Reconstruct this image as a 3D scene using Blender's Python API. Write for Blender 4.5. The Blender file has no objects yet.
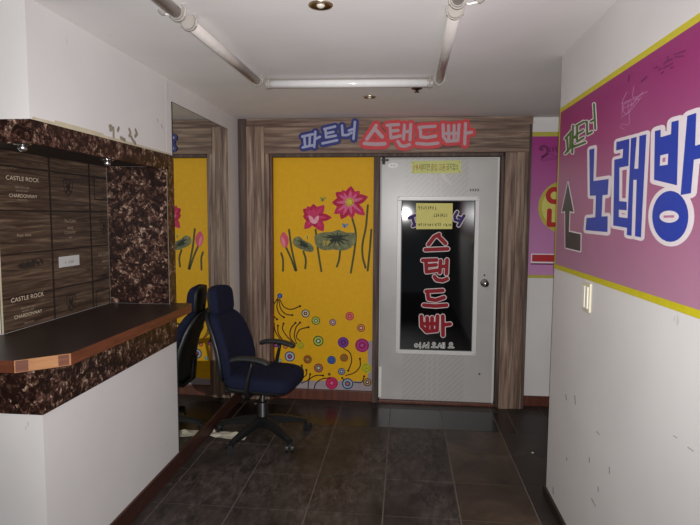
import bpy, bmesh, math, random
from math import sin, cos, pi, radians as rad
from mathutils import Vector, Matrix
from mathutils.geometry import delaunay_2d_cdt
random.seed(7)
sc = bpy.context.scene
COL = sc.collection

# ------------------------------------------------------------ camera
FPX, YAW, PITCH, ROLL, EYE = 550.0, rad(5.59), rad(4.90), rad(0.31), 1.55
fw = Vector((-sin(YAW)*cos(PITCH), cos(YAW)*cos(PITCH), -sin(PITCH)))
rt = Vector((cos(YAW), sin(YAW), 0)); up = rt.cross(fw)
rt2 = rt*cos(ROLL) + up*sin(ROLL); up2 = up*cos(ROLL) - rt*sin(ROLL)
CAMP = Vector((0, 0, EYE))
cam = bpy.data.objects.new('camera', bpy.data.cameras.new('camera')); COL.objects.link(cam)
cam.matrix_world = Matrix(((rt2.x, up2.x, -fw.x, 0), (rt2.y, up2.y, -fw.y, 0), (rt2.z, up2.z, -fw.z, EYE), (0, 0, 0, 1)))
cam.data.sensor_fit = 'HORIZONTAL'; cam.data.sensor_width = 36; cam.data.lens = FPX/700*36
cam.data.clip_start = 0.02
sc.camera = cam

# ------------------------------------------------------------ world, flash, exposure
w = bpy.data.worlds.new('world'); sc.world = w; w.use_nodes = True
w.node_tree.nodes['Background'].inputs[0].default_value = (0.9, 0.95, 1.0, 1)
w.node_tree.nodes['Background'].inputs[1].default_value = 0.12
fl = bpy.data.lights.new('phone_flash', 'SPOT'); fl.energy = 312; fl.shadow_soft_size = 0.006
fl.spot_size = rad(116); fl.spot_blend = 1.0        # a phone's flash dims towards the corners
fl.color = (1.0, 0.985, 0.97)
fo = bpy.data.objects.new('phone_flash', fl); COL.objects.link(fo)
fo.matrix_world = Matrix.Translation(CAMP + up2*0.035 + rt2*0.012 + fw*0.005) @ cam.matrix_world.to_3x3().to_4x4()
sc.view_settings.view_transform = 'Standard'; sc.view_settings.look = 'None'
sc.view_settings.gamma = 1; sc.view_settings.use_curve_mapping = False
sc.view_settings.exposure = 0.0
sc.cycles.use_denoising = True
sc.cycles.max_bounces = 8

# ------------------------------------------------------------ helpers
def lin(c):
    return tuple(((v/255)/12.92 if v/255 <= .04045 else ((v/255+.055)/1.055)**2.4) for v in c)
_mats = {}
def nodes(name):
    m = bpy.data.materials.new(name); m.use_nodes = True
    nt = m.node_tree; return m, nt, nt.nodes['Principled BSDF']
def mat(name, rgb, rough=.6, var=.06, scale=25, metal=0, spec=.5, bump=0, coat=0):
    """plain surface with a little procedural unevenness"""
    if name in _mats: return _mats[name]
    m, nt, b = nodes(name); N = nt.nodes.new; L = nt.links.new
    tc = N('ShaderNodeTexCoord'); nz = N('ShaderNodeTexNoise'); nz.inputs['Scale'].default_value = scale; nz.inputs['Detail'].default_value = 5
    L(tc.outputs['Object'], nz.inputs['Vector'])
    cr = N('ShaderNodeValToRGB'); c = lin(rgb)
    cr.color_ramp.elements[0].position = .3; cr.color_ramp.elements[1].position = .7
    cr.color_ramp.elements[0].color = tuple(v*(1-var) for v in c)+(1,)
    cr.color_ramp.elements[1].color = tuple(min(1, v*(1+var)) for v in c)+(1,)
    L(nz.outputs['Fac'], cr.inputs['Fac']); L(cr.outputs['Color'], b.inputs['Base Color'])
    b.inputs['Roughness'].default_value = rough; b.inputs['Metallic'].default_value = metal
    b.inputs['Specular IOR Level'].default_value = spec; b.inputs['Coat Weight'].default_value = coat
    if bump:
        bp = N('ShaderNodeBump'); bp.inputs['Strength'].default_value = bump; bp.inputs['Distance'].default_value = .004
        n2 = N('ShaderNodeTexNoise'); n2.inputs['Scale'].default_value = scale*8; L(tc.outputs['Object'], n2.inputs['Vector'])
        L(n2.outputs['Fac'], bp.inputs['Height']); L(bp.outputs['Normal'], b.inputs['Normal'])
    _mats[name] = m; return m
def ramp_mat(name, stops, mapping, scale, rough=.6, detail=8, distort=0, bump=.1, spec=.5, rough2=None):
    if name in _mats: return _mats[name]
    m, nt, b = nodes(name); N = nt.nodes.new; L = nt.links.new
    tc = N('ShaderNodeTexCoord'); mp = N('ShaderNodeMapping'); mp.inputs['Scale'].default_value = mapping
    L(tc.outputs['Object'], mp.inputs['Vector'])
    nz = N('ShaderNodeTexNoise'); nz.inputs['Scale'].default_value = scale; nz.inputs['Detail'].default_value = detail
    nz.inputs['Roughness'].default_value = .65; nz.inputs['Distortion'].default_value = distort
    L(mp.outputs['Vector'], nz.inputs['Vector'])
    cr = N('ShaderNodeValToRGB'); e = cr.color_ramp.elements
    while len(e) < len(stops): e.new(.5)
    for k, (p, c) in enumerate(stops): e[k].position = p; e[k].color = lin(c)+(1,)
    L(nz.outputs['Fac'], cr.inputs['Fac']); L(cr.outputs['Color'], b.inputs['Base Color'])
    b.inputs['Roughness'].default_value = rough; b.inputs['Specular IOR Level'].default_value = spec
    bp = N('ShaderNodeBump'); bp.inputs['Strength'].default_value = bump; bp.inputs['Distance'].default_value = .003
    L(nz.outputs['Fac'], bp.inputs['Height']); L(bp.outputs['Normal'], b.inputs['Normal'])
    _mats[name] = m; return m

def obj(name, bm, mats, parent=None, smooth=False):
    me = bpy.data.meshes.new(name)
    bm.normal_update(); bm.to_mesh(me); bm.free()
    for m in (mats if isinstance(mats, (list, tuple)) else [mats]): me.materials.append(m)
    if smooth:
        for p in me.polygons: p.use_smooth = True
    o = bpy.data.objects.new(name, me); COL.objects.link(o)
    if parent: o.parent = parent
    return o
def tag(o, label, cat, group=None):
    o['label'] = label; o['category'] = cat
    if group: o['group'] = group
    return o
def struct(o, label, cat):
    o['kind'] = 'structure'; return tag(o, label, cat)
def thing(name, label, cat, loc=(0, 0, 0), rz=0, group=None):
    o = bpy.data.objects.new(name, None); COL.objects.link(o); o.location = loc; o.rotation_euler = (0, 0, rz)
    o.empty_display_size = .05
    return tag(o, label, cat, group)
def B(): return bmesh.new()
def box(bm, x0, x1, y0, y1, z0, z1, mi=0, bev=0):
    r = bmesh.ops.create_cube(bm, size=1)
    vs = r['verts']
    for v in vs: v.co = Vector((x0+(v.co.x+.5)*(x1-x0), y0+(v.co.y+.5)*(y1-y0), z0+(v.co.z+.5)*(z1-z0)))
    fs = set(f for v in vs for f in v.link_faces)
    for f in fs: f.material_index = mi
    if bev:
        es = list(set(e for v in vs for e in v.link_edges))
        rr = bmesh.ops.bevel(bm, geom=es, offset=bev, segments=2, affect='EDGES', profile=.5)
        for f in rr['faces']: f.material_index = mi
    return bm
def prism(bm, pts, z0, z1, mi=0):
    """extruded polygon, pts in XY"""
    lo = [bm.verts.new((p[0], p[1], z0)) for p in pts]; hi = [bm.verts.new((p[0], p[1], z1)) for p in pts]
    n = len(pts); fs = [bm.faces.new(lo[::-1]), bm.faces.new(hi)]
    for i in range(n): fs.append(bm.faces.new((lo[i], lo[(i+1) % n], hi[(i+1) % n], hi[i])))
    for f in fs: f.material_index = mi
    bmesh.ops.recalc_face_normals(bm, faces=fs)
def tube(bm, pts, r, n=12, mi=0, caps=True, sx=1.0):
    """round tube along points; r a number or one per point; sx squashes across"""
    pts = [Vector(p) for p in pts]; rs = r if isinstance(r, (list, tuple)) else [r]*len(pts)
    rings = []; a = None
    for i, p in enumerate(pts):
        d = (pts[min(i+1, len(pts)-1)]-pts[max(i-1, 0)]).normalized()
        if a is None:
            a = d.orthogonal().normalized()
            if abs(d.z) < .9: a = d.cross(Vector((0, 0, 1))).normalized()
        a = (a-d*a.dot(d)).normalized(); c = d.cross(a)
        rings.append([bm.verts.new(p+a*cos(2*pi*k/n)*rs[i]*sx+c*sin(2*pi*k/n)*rs[i]) for k in range(n)])
    fs = []
    for i in range(len(rings)-1):
        for k in range(n): fs.append(bm.faces.new((rings[i][k], rings[i][(k+1) % n], rings[i+1][(k+1) % n], rings[i+1][k])))
    if caps: fs.append(bm.faces.new(rings[0][::-1])); fs.append(bm.faces.new(rings[-1]))
    for f in fs: f.material_index = mi
    bmesh.ops.recalc_face_normals(bm, faces=fs)
def lathe(bm, prof, c, axis='Z', n=24, mi=0, flip=1):
    """prof = [(radius, height)...] about an axis through c"""
    c = Vector(c); rings = []
    ax = {'Z': (Vector((1, 0, 0)), Vector((0, 1, 0)), Vector((0, 0, 1))), 'Y': (Vector((1, 0, 0)), Vector((0, 0, 1)), Vector((0, 1, 0))), 'X': (Vector((0, 1, 0)), Vector((0, 0, 1)), Vector((1, 0, 0)))}[axis]
    for (r, h) in prof:
        r = max(r, 1e-5)
        rings.append([bm.verts.new(c+ax[0]*r*cos(2*pi*k/n)+ax[1]*r*sin(2*pi*k/n)+ax[2]*h*flip) for k in range(n)])
    fs = []
    for i in range(len(rings)-1):
        for k in range(n): fs.append(bm.faces.new((rings[i][k], rings[i][(k+1) % n], rings[i+1][(k+1) % n], rings[i+1][k])))
    for f in fs: f.material_index = mi
    bmesh.ops.recalc_face_normals(bm, faces=fs)
def sellip(bm, c, d, e1=.4, e2=.4, nu=28, nv=18, fn=None, mi=0):
    """superellipsoid cushion: centre c, full sizes d, exponents, deform fn(local unit-size point)->point"""
    def pw(v, e): return math.copysign(abs(v)**e, v)
    rows = []
    for i in range(1, nv):
        t = -pi/2+pi*i/nv; row = []
        for k in range(nu):
            p = -pi+2*pi*k/nu
            q = Vector((pw(cos(t), e1)*pw(cos(p), e2)*d[0]/2, pw(cos(t), e1)*pw(sin(p), e2)*d[1]/2, pw(sin(t), e1)*d[2]/2))
            if fn: q = fn(q)
            row.append(bm.verts.new(Vector(c)+q))
        rows.append(row)
    fs = []
    for i in range(len(rows)-1):
        for k in range(nu): fs.append(bm.faces.new((rows[i][k], rows[i][(k+1) % nu], rows[i+1][(k+1) % nu], rows[i+1][k])))
    fs.append(bm.faces.new(rows[0][::-1])); fs.append(bm.faces.new(rows[-1]))
    for f in fs: f.material_index = mi
    bmesh.ops.recalc_face_normals(bm, faces=fs)

# a surface one can print on: back (faces -Y), right (faces -X), left (faces +X)
class Surf:
    def __init__(s, kind, c): s.kind, s.c = kind, c
    def uv(s, x, y):
        d = fw+rt2*((x-350)/FPX)-up2*((y-262.5)/FPX)
        t = (s.c-CAMP.y)/d.y if s.kind == 'back' else (s.c-CAMP.x)/d.x
        q = CAMP+d*t
        return (q.x, q.z) if s.kind == 'back' else (q.y, q.z)
    def p3(s, u, v, off):
        return Vector((u, s.c-off, v)) if s.kind == 'back' else (Vector((s.c-off, u, v)) if s.kind == 'right' else Vector((s.c+off, u, v)))
    def n(s): return {'back': Vector((0, -1, 0)), 'right': Vector((-1, 0, 0)), 'left': Vector((1, 0, 0))}[s.kind]
def cp(x0, y0, k): return lambda p: (x0+p[0]*k, y0+p[1]*k)
def poly(bm, S, uvs, off, depth=0, mi=0):
    vs = [bm.verts.new(S.p3(u, v, off)) for u, v in uvs]
    f = bm.faces.new(vs); f.normal_update(); f.material_index = mi
    if f.normal.dot(S.n()) < 0: f.normal_flip()
    if depth:
        bs = [bm.verts.new(S.p3(u, v, off-depth)) for u, v in uvs]; n = len(vs); fs = [f]
        for i in range(n):
            g = bm.faces.new((vs[i], vs[(i+1) % n], bs[(i+1) % n], bs[i])); g.material_index = mi; fs.append(g)
        g = bm.faces.new(bs[::-1]); g.material_index = mi; fs.append(g)
        bmesh.ops.recalc_face_normals(bm, faces=fs)
def disc(bm, S, c, r, off, depth=0, mi=0, n=14, ry=None):
    poly(bm, S, [(c[0]+r*cos(2*pi*k/n), c[1]+(ry or r)*sin(2*pi*k/n)) for k in range(n)], off, depth, mi)
def stroke(bm, S, uvs, r, off, depth=0, mi=0, n=14, r1=None):
    """brush line with round ends; tapers from r to r1"""
    union(bm, S, stroke_polys(uvs, r, n, r1), off, depth, mi)
def union(bm, S, polys, off, depth=0, mi=0):
    """one clean flat shape (or slab) from overlapping polygons"""
    vs, fs = [], []
    for q in polys:
        ar = sum(q[i][0]*q[(i+1) % len(q)][1]-q[(i+1) % len(q)][0]*q[i][1] for i in range(len(q)))
        if ar < 0: q = q[::-1]
        fs.append(list(range(len(vs), len(vs)+len(q)))); vs += [Vector((p[0], p[1])) for p in q]
    ov, oe, of, _, _, src = delaunay_2d_cdt(vs, [], fs, 0, 1e-5)
    def inside(p, q):
        c = False; j = len(q)-1
        for i in range(len(q)):
            if (q[i][1] > p.y) != (q[j][1] > p.y) and p.x < (q[j][0]-q[i][0])*(p.y-q[i][1])/(q[j][1]-q[i][1])+q[i][0]: c = not c
            j = i
        return c
    box_ = [(min(p[0] for p in q), max(p[0] for p in q), min(p[1] for p in q), max(p[1] for p in q), q) for q in polys]
    keepf = []
    for f in of:
        c = (ov[f[0]]+ov[f[1]]+ov[f[2]])/3
        if any(b[0] <= c.x <= b[1] and b[2] <= c.y <= b[3] and inside(c, b[4]) for b in box_): keepf.append(f)
    vm = {}
    def V(i, d):
        if (i, d) not in vm: vm[(i, d)] = bm.verts.new(S.p3(ov[i].x, ov[i].y, off-d))
        return vm[(i, d)]
    new = []
    edge = {}
    for f in keepf:
        g = bm.faces.new([V(i, 0) for i in f]); g.normal_update(); g.material_index = mi
        if g.normal.dot(S.n()) < 0: g.normal_flip()
        for a, b in zip(f, f[1:]+f[:1]): edge[(a, b)] = 1
    if depth:
        for f in keepf:
            g = bm.faces.new([V(i, depth) for i in f]); g.normal_update(); g.material_index = mi
            if g.normal.dot(S.n()) > 0: g.normal_flip()
        for (a, b) in edge:
            if (b, a) in edge: continue
            g = bm.faces.new((V(a, 0), V(b, 0), V(b, depth), V(a, depth))); g.normal_update(); g.material_index = mi
            m = (ov[a]+ov[b])/2
            d = Vector((ov[b].y-ov[a].y, ov[a].x-ov[b].x))              # outward of a CCW face
            o3 = S.p3(m.x+d.x, m.y+d.y, 0)-S.p3(m.x, m.y, 0)
            if g.normal.dot(o3) < 0: g.normal_flip()
def circ_pts(c, r, n=14, ry=None): return [(c[0]+r*cos(2*pi*k/n), c[1]+(ry or r)*sin(2*pi*k/n)) for k in range(n)]
def stroke_polys(uvs, r, n=14, r1=None, sq=1):
    if sq != 1: return [[(p[0]*sq, p[1]) for p in q] for q in stroke_polys([(p[0]/sq, p[1]) for p in uvs], r, n, r1)]
    m = len(uvs); R = [r+((r1 if r1 is not None else r)-r)*i/max(1, m-1) for i in range(m)]; out = [circ_pts(c, R[i], n) for i, c in enumerate(uvs)]
    for i in range(m-1):
        a, b = Vector(uvs[i]), Vector(uvs[i+1]); d = b-a
        if d.length < 1e-5: continue
        q = Vector((-d.y, d.x)).normalized()
        out.append([tuple(a+q*R[i]), tuple(b+q*R[i+1]), tuple(b-q*R[i+1]), tuple(a-q*R[i])])
    return out
def curve(pts, n=5):
    """smooth line through the points (Catmull-Rom)"""
    P = [Vector(p) for p in pts]; P = [P[0]*2-P[1]]+P+[P[-1]*2-P[-2]]; out = []
    for i in range(1, len(P)-2):
        for k in range(n):
            t = k/n
            out.append(tuple(.5*((2*P[i])+(P[i+1]-P[i-1])*t+(2*P[i-1]-5*P[i]+4*P[i+1]-P[i+2])*t*t+(-P[i-1]+3*P[i]-3*P[i+1]+P[i+2])*t**3)))
    return out+[tuple(P[-2])]
def line_polys(S, F, lines, rpx):
    out = []
    if S.kind == 'right':                     # lettering there is stretched along the wall
        for ln in lines:
            for q in stroke_polys(ln, rpx): out.append([S.uv(*F(p)) for p in q])
        return out
    for ln in lines:
        uvs = [S.uv(*F(p)) for p in ln]
        a = S.uv(*F(ln[0])); b = S.uv(*F((ln[0][0], ln[0][1]+10)))
        out += stroke_polys(uvs, rpx*(Vector(a)-Vector(b)).length/10)
    return out
def strokes(S, F, lines, rpx, off, depth=0, bm=None, mi=0):
    """lines in crop coordinates; rpx radius in crop units"""
    bm = bm or B(); union(bm, S, line_polys(S, F, lines, rpx), off, depth, mi)
    return bm
def text(bm, S, body, x, y, hpx, off, mi=0, spacing=1.0, wide=1.0, slope=0, wpx=None):
    """set type with its centre at pixel x,y and height hpx"""
    c = bpy.data.curves.new('type', 'FONT'); c.body = body; c.space_character = spacing; c.align_x = 'CENTER'
    o = bpy.data.objects.new('type', c)
    me = bpy.data.meshes.new_from_object(o)
    u0, v0 = S.uv(x, y); v1 = S.uv(x, y-hpx)[1]; k = (v1-v0)
    ys = [p.co.y for p in me.vertices]; lo, hi = min(ys), max(ys); k /= max(hi-lo, .1)
    su = -1 if S.kind == 'right' else 1
    xs = [p.co.x for p in me.vertices]; xm = (min(xs)+max(xs))/2
    if wpx: wide = abs(S.uv(x+wpx/2, y)[0]-S.uv(x-wpx/2, y)[0])/((max(xs)-min(xs))*k)
    vs = [bm.verts.new(S.p3(u0+su*(p.co.x-xm)*k*wide, v0+(p.co.y-(lo+hi)/2)*k, off)) for p in me.vertices]
    for p in me.polygons:
        try: f = bm.faces.new([vs[i] for i in p.vertices])
        except ValueError: continue
        f.normal_update(); f.material_index = mi
        if f.normal.dot(S.n()) < 0: f.normal_flip()
    bpy.data.objects.remove(o); bpy.data.curves.remove(c); bpy.data.meshes.remove(me)

# ------------------------------------------------------------ places (metres)
XL, XR, YB, ZC = -1.358, .807, 4.49, 2.325
YF, YM0, YM1 = 1.91, 3.15, 4.163         # counter front, mirror from .. to
XW, YP = -1.715, 3.06                    # alcove back, alcove end panel
YJ = 4.42                                # face of the wood surround
YR = 3.04                                # right wall's corner

# ------------------------------------------------------------ materials
def wall_mat(name, rgb, scuff):
    m, nt, b = nodes(name); N = nt.nodes.new; L = nt.links.new
    tc = N('ShaderNodeTexCoord')
    n1 = N('ShaderNodeTexNoise'); n1.inputs['Scale'].default_value = 1.8; n1.inputs['Detail'].default_value = 6; L(tc.outputs['Object'], n1.inputs['Vector'])
    cr = N('ShaderNodeValToRGB'); c = lin(rgb)
    cr.color_ramp.elements[0].position = .3; cr.color_ramp.elements[1].position = .75
    cr.color_ramp.elements[0].color = tuple(v*.93 for v in c)+(1,); cr.color_ramp.elements[1].color = tuple(v*1.04 for v in c)+(1,)
    L(n1.outputs['Fac'], cr.inputs['Fac'])
    # sparse dark scuffs
    mp = N('ShaderNodeMapping'); mp.inputs['Scale'].default_value = (14, 14, 5); mp.inputs['Rotation'].default_value = (.3, .2, .1); L(tc.outputs['Object'], mp.inputs['Vector'])
    n2 = N('ShaderNodeTexNoise'); n2.inputs['Scale'].default_value = 1.6; n2.inputs['Detail'].default_value = 3; L(mp.outputs['Vector'], n2.inputs['Vector'])
    r2 = N('ShaderNodeValToRGB'); r2.color_ramp.elements[0].position = .735; r2.color_ramp.elements[1].position = .76
    L(n2.outputs['Fac'], r2.inputs['Fac'])
    ml = N('ShaderNodeMath'); ml.operation = 'MULTIPLY'; ml.inputs[1].default_value = scuff; L(r2.outputs['Color'], ml.inputs[0])
    mx = N('ShaderNodeMix'); mx.data_type = 'RGBA'; L(ml.outputs[0], mx.inputs[0]); L(cr.outputs['Color'], mx.inputs[6]); mx.inputs[7].default_value = lin((95, 88, 85))+(1,)
    L(mx.outputs[2], b.inputs['Base Color']); b.inputs['Roughness'].default_value = .75; b.inputs['Specular IOR Level'].default_value = .3
    bp = N('ShaderNodeBump'); bp.inputs['Strength'].default_value = .06; bp.inputs['Distance'].default_value = .003
    n3 = N('ShaderNodeTexNoise'); n3.inputs['Scale'].default_value = 160; L(tc.outputs['Object'], n3.inputs['Vector']); L(n3.outputs['Fac'], bp.inputs['Height']); L(bp.outputs['Normal'], b.inputs['Normal'])
    return m
M_wall = wall_mat('white wallpaper', (222, 219, 218), .22)
M_ceil = wall_mat('ceiling paint', (243, 240, 239), .1)
def wood_mat(name, mapping, tint=1.0):
    a = [(56, 40, 32), (98, 76, 63), (136, 112, 96), (176, 154, 136)]
    a = [tuple(v*tint for v in c) for c in a]
    return ramp_mat(name, [(.28, a[0]), (.43, a[1]), (.55, a[2]), (.72, a[3])], mapping, 1.0, .62, 9, .4, .25)
M_woodV = wood_mat('weathered wood upright', (34, 34, 1.6))
M_woodH = wood_mat('weathered wood across', (1.6, 34, 34))
M_woodVd = ramp_mat('weathered wood dark edge', [(.28, (42, 30, 27)), (.5, (74, 56, 49)), (.72, (112, 94, 84))], (40, 40, 1.6), 1.0, .65, 9, .4, .25)
M_redwood = ramp_mat('reddish wood', [(.3, (62, 30, 20)), (.55, (96, 50, 32)), (.75, (118, 68, 46))], (30, 30, 2.5), 1.0, .45, 7, .3, .1)
M_base = ramp_mat('brown baseboard', [(.3, (50, 28, 23)), (.55, (68, 40, 33)), (.75, (84, 52, 43))], (3, 3, 40), 1.0, .5, 7, .3, .1)
M_darkbase = mat('dark skirting', (44, 34, 32), .4, .2)
def marble():
    m, nt, b = nodes('dark brown marble'); N = nt.nodes.new; L = nt.links.new
    tc = N('ShaderNodeTexCoord')
    nz = N('ShaderNodeTexNoise'); nz.inputs['Scale'].default_value = 22; nz.inputs['Detail'].default_value = 7; nz.inputs['Roughness'].default_value = .75; L(tc.outputs['Object'], nz.inputs['Vector'])
    ad = N('ShaderNodeVectorMath'); ad.operation = 'MULTIPLY_ADD'; L(nz.outputs['Color'], ad.inputs[0]); ad.inputs[1].default_value = (.14, .14, .14); L(tc.outputs['Object'], ad.inputs[2])
    vo = N('ShaderNodeTexVoronoi'); vo.feature = 'F1'; vo.inputs['Scale'].default_value = 38; L(ad.outputs[0], vo.inputs['Vector'])
    c1 = N('ShaderNodeValToRGB'); e = c1.color_ramp.elements; e.new(.4); e.new(.6); e.new(.8)
    for k, (p, c) in enumerate([(.0, (26, 14, 11)), (.38, (38, 22, 18)), (.56, (70, 45, 37)), (.74, (112, 84, 72)), (.92, (184, 158, 138))]): e[k].position = p; e[k].color = lin(c)+(1,)
    n2 = N('ShaderNodeTexNoise'); n2.inputs['Scale'].default_value = 34; n2.inputs['Detail'].default_value = 8; n2.inputs['Distortion'].default_value = 1.6; L(tc.outputs['Object'], n2.inputs['Vector'])
    sp = N('ShaderNodeSeparateColor'); L(vo.outputs['Color'], sp.inputs[0])
    m0 = N('ShaderNodeMath'); m0.operation = 'MULTIPLY_ADD'; L(n2.outputs['Fac'], m0.inputs[0]); m0.inputs[1].default_value = 1.5; m0.inputs[2].default_value = -.62
    m1 = N('ShaderNodeMath'); m1.operation = 'MULTIPLY_ADD'; L(sp.outputs[0], m1.inputs[0]); m1.inputs[1].default_value = .62; L(m0.outputs[0], m1.inputs[2])
    L(m1.outputs[0], c1.inputs['Fac'])
    L(c1.outputs['Color'], b.inputs['Base Color']); b.inputs['Roughness'].default_value = .34; b.inputs['Specular IOR Level'].default_value = .35
    return m
M_marble = marble()
M_paperwood = ramp_mat('printed crate planks', [(.28, (38, 27, 22)), (.44, (66, 50, 40)), (.56, (92, 74, 60)), (.74, (134, 112, 92))], (1, 2.2, 42), 1.0, .5, 8, 1.6, .02)
M_seam = mat('printed crate seams', (40, 30, 25), .6, .2)
M_print = mat('printed dark ink', (44, 36, 32), .6, .1)
M_printl = mat('printed pale ink', (216, 200, 176), .6, .1)
M_counter = ramp_mat('dark counter top', [(.3, (34, 26, 23)), (.55, (48, 37, 32)), (.75, (64, 51, 44))], (4, 4, 4), 1.0, .4, 8, .6, .03)
M_lip = ramp_mat('counter edge wood', [(.3, (86, 44, 27)), (.55, (106, 58, 37)), (.75, (124, 74, 49))], (6, 6, 60), 1.0, .45, 7, .3, .08)
M_lipl = ramp_mat('counter edge light wood', [(.3, (146, 96, 58)), (.55, (166, 116, 74)), (.75, (182, 134, 90))], (9, 9, 40), 1.0, .45, 7, .3, .08)
def slate():
    m, nt, b = nodes('slate grey tile'); N = nt.nodes.new; L = nt.links.new
    tc = N('ShaderNodeTexCoord')
    def noise(scale, mapping, det, rgh, dis=0):
        mp = N('ShaderNodeMapping'); mp.inputs['Scale'].default_value = mapping; L(tc.outputs['Object'], mp.inputs['Vector'])
        n = N('ShaderNodeTexNoise'); n.inputs['Scale'].default_value = scale; n.inputs['Detail'].default_value = det; n.inputs['Roughness'].default_value = rgh; n.inputs['Distortion'].default_value = dis
        L(mp.outputs['Vector'], n.inputs['Vector']); return n.outputs['Fac']
    def ramp(f, p0, p1, c0=(0, 0, 0, 1), c1=(1, 1, 1, 1)):
        r = N('ShaderNodeValToRGB'); e = r.color_ramp.elements; e[0].position, e[1].position = p0, p1; e[0].color, e[1].color = c0, c1; L(f, r.inputs['Fac']); return r.outputs['Color']
    base = ramp(noise(7, (1, .6, 1), 8, .65), .35, .68, lin((34, 28, 27))+(1,), lin((66, 58, 55))+(1,))
    worn = ramp(noise(1.0, (24, 10, 1), 12, .78, .3), .45, .62)
    patch = ramp(noise(2.6, (1, .8, 1), 5, .6, .4), .38, .58)
    dark = ramp(noise(1.0, (22, 9, 4), 9, .7), .54, .66)
    m1 = N('ShaderNodeMath'); m1.operation = 'MULTIPLY'; L(worn, m1.inputs[0]); L(patch, m1.inputs[1])
    x1 = N('ShaderNodeMix'); x1.data_type = 'RGBA'; L(m1.outputs[0], x1.inputs[0]); L(base, x1.inputs[6]); x1.inputs[7].default_value = lin((90, 80, 76))+(1,)
    m2 = N('ShaderNodeMath'); m2.operation = 'MULTIPLY'; L(dark, m2.inputs[0]); m2.inputs[1].default_value = .6
    x2 = N('ShaderNodeMix'); x2.data_type = 'RGBA'; L(m2.outputs[0], x2.inputs[0]); L(x1.outputs[2], x2.inputs[6]); x2.inputs[7].default_value = lin((24, 18, 17))+(1,)
    L(x2.outputs[2], b.inputs['Base Color']); b.inputs['Roughness'].default_value = .55; b.inputs['Specular IOR Level'].default_value = .4
    return m
M_tileA = slate()
M_tileB = ramp_mat('brown slate tile', [(.3, (38, 28, 23)), (.5, (64, 50, 41)), (.7, (92, 75, 62))], (2, 2, 2), 1.6, .45, 9, .5, .1)
M_tileC = ramp_mat('black polished tile', [(.3, (18, 15, 14)), (.7, (30, 25, 23))], (3, 3, 3), 1.5, .26, 6, .3, .03)
M_tileD = ramp_mat('dark slate tile', [(.28, (30, 26, 24)), (.5, (44, 37, 34)), (.72, (62, 53, 48))], (3, 3, 3), 1.6, .45, 9, .5, .1)
M_grout = mat('tile grout', (108, 96, 87), .9, .15)
M_white = mat('white paint', (232, 230, 226), .45, .03)
M_chrome = mat('chrome', (200, 198, 194), .18, .05, metal=1)
M_black = mat('black plastic', (26, 26, 28), .42, .1)
M_navy = mat('navy fabric', (28, 31, 52), .95, .18, 90, spec=.15, bump=.25)

# ------------------------------------------------------------ SETTING
# floor: grout bed with tiles of 40 cm
bm = B(); box(bm, -3.2, .308, -2.2, 4.7, -.06, -.003, 5); box(bm, .308, 3.2, -2.2, 4.7, -.06, -.003, 4)
def tile(x0, x1, y0, y1, mi):
    g = .0035; box(bm, x0+g, x1-g, y0+g, y1-g, -.02, random.uniform(-.0006, .0006), mi)
for i in range(-7, 8):
    for j in range(-12, 5):
        x0, y0 = -.49+.4*i, 2.735+.4*j
        x1, y1 = x0+.4, y0+.4
        if y1 > 3.94 and y0 < 3.93: y1 = 3.93
        if y0 > 3.92: continue
        mi = 0 if x0 < .3 else (1 if x0 < .69 else 3)
        tile(x0, x1, y0, y1, mi)
for i in range(-7, 8):
    x0 = -.49+.4*i
    if x0+.4 <= .8: tile(x0, x0+.4, 3.93, 4.33, 2)
    elif x0 < .8: tile(x0, .83, 3.93, 4.33, 2); tile(.83, x0+.4, 3.93, 4.33, 3)
    else: tile(x0, x0+.4, 3.93, 4.33, 3)
    tile(x0, x0+.4, 4.33, 4.62, 3)
struct(obj('floor', bm, [M_tileA, M_tileB, M_tileC, M_tileD, M_grout, mat('dark grout', (104, 93, 86), .9, .15)]), 'dark slate tile floor with a black tile strip before the door', 'floor')

# ceiling, sagging a little higher towards the near right
bm = B(); nx, ny = 30, 30
def zc(x, y):
    s = lambda t: max(0, min(1, t))**2*(3-2*max(0, min(1, t)))
    return ZC+.062*s((x-.1)/.75)*s((4.4-y)/1.5)
g = [[bm.verts.new((-3.2+6.4*i/nx, -2.2+6.9*j/ny, zc(-3.2+6.4*i/nx, -2.2+6.9*j/ny))) for j in range(ny+1)] for i in range(nx+1)]
g2 = [[bm.verts.new(v.co+Vector((0, 0, .12))) for v in r] for r in g]
for i in range(nx):
    for j in range(ny):
        bm.faces.new((g[i][j], g[i][j+1], g[i+1][j+1], g[i+1][j])); bm.faces.new((g2[i][j], g2[i+1][j], g2[i+1][j+1], g2[i][j+1]))
struct(obj('ceiling', bm, M_ceil, smooth=True), 'plain white painted ceiling', 'ceiling')

bm = B()
box(bm, XL-.12, XL, YF, YP+.012, 0, .985); box(bm, -3.2, XL-.12, YF, YF+.12, 0, .985)     # half wall under the counter
box(bm, -3.2, XL, YF, YP+.01, 1.83, 2.5)                                               # soffit block
box(bm, -1.95, XL, YP+.012, 4.62, 0, 2.5)                                               # wall behind the mirror
struct(obj('wall_left', bm, M_wall), 'white left wall with reception counter opening', 'wall')
bm = B(); box(bm, -2.1, XW-.012, 2.178, YP+.01, .985, 1.83); box(bm, -3.2, -2.1, 2.19, 2.3, .985, 1.83)
struct(obj('wall_alcove', bm, M_wall), 'wall closing the back of the reception alcove', 'wall')
bm = B(); box(bm, -2.0, 3.2, YB+.04, YB+.2, 0, 2.5)
struct(obj('wall_back', bm, M_wall), 'white end wall around the door', 'wall')
bm = B(); box(bm, XR, XR+.14, -2.2, YR, 0, 2.5); box(bm, XR+.14, 3.2, YR-.14, YR, 0, 2.5)
struct(obj('wall_right', bm, M_wall), 'white right wall carrying the large pink sign', 'wall')
bm = B(); box(bm, 3.0, 3.2, YR, YB+.04, 0, 2.5)
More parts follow.
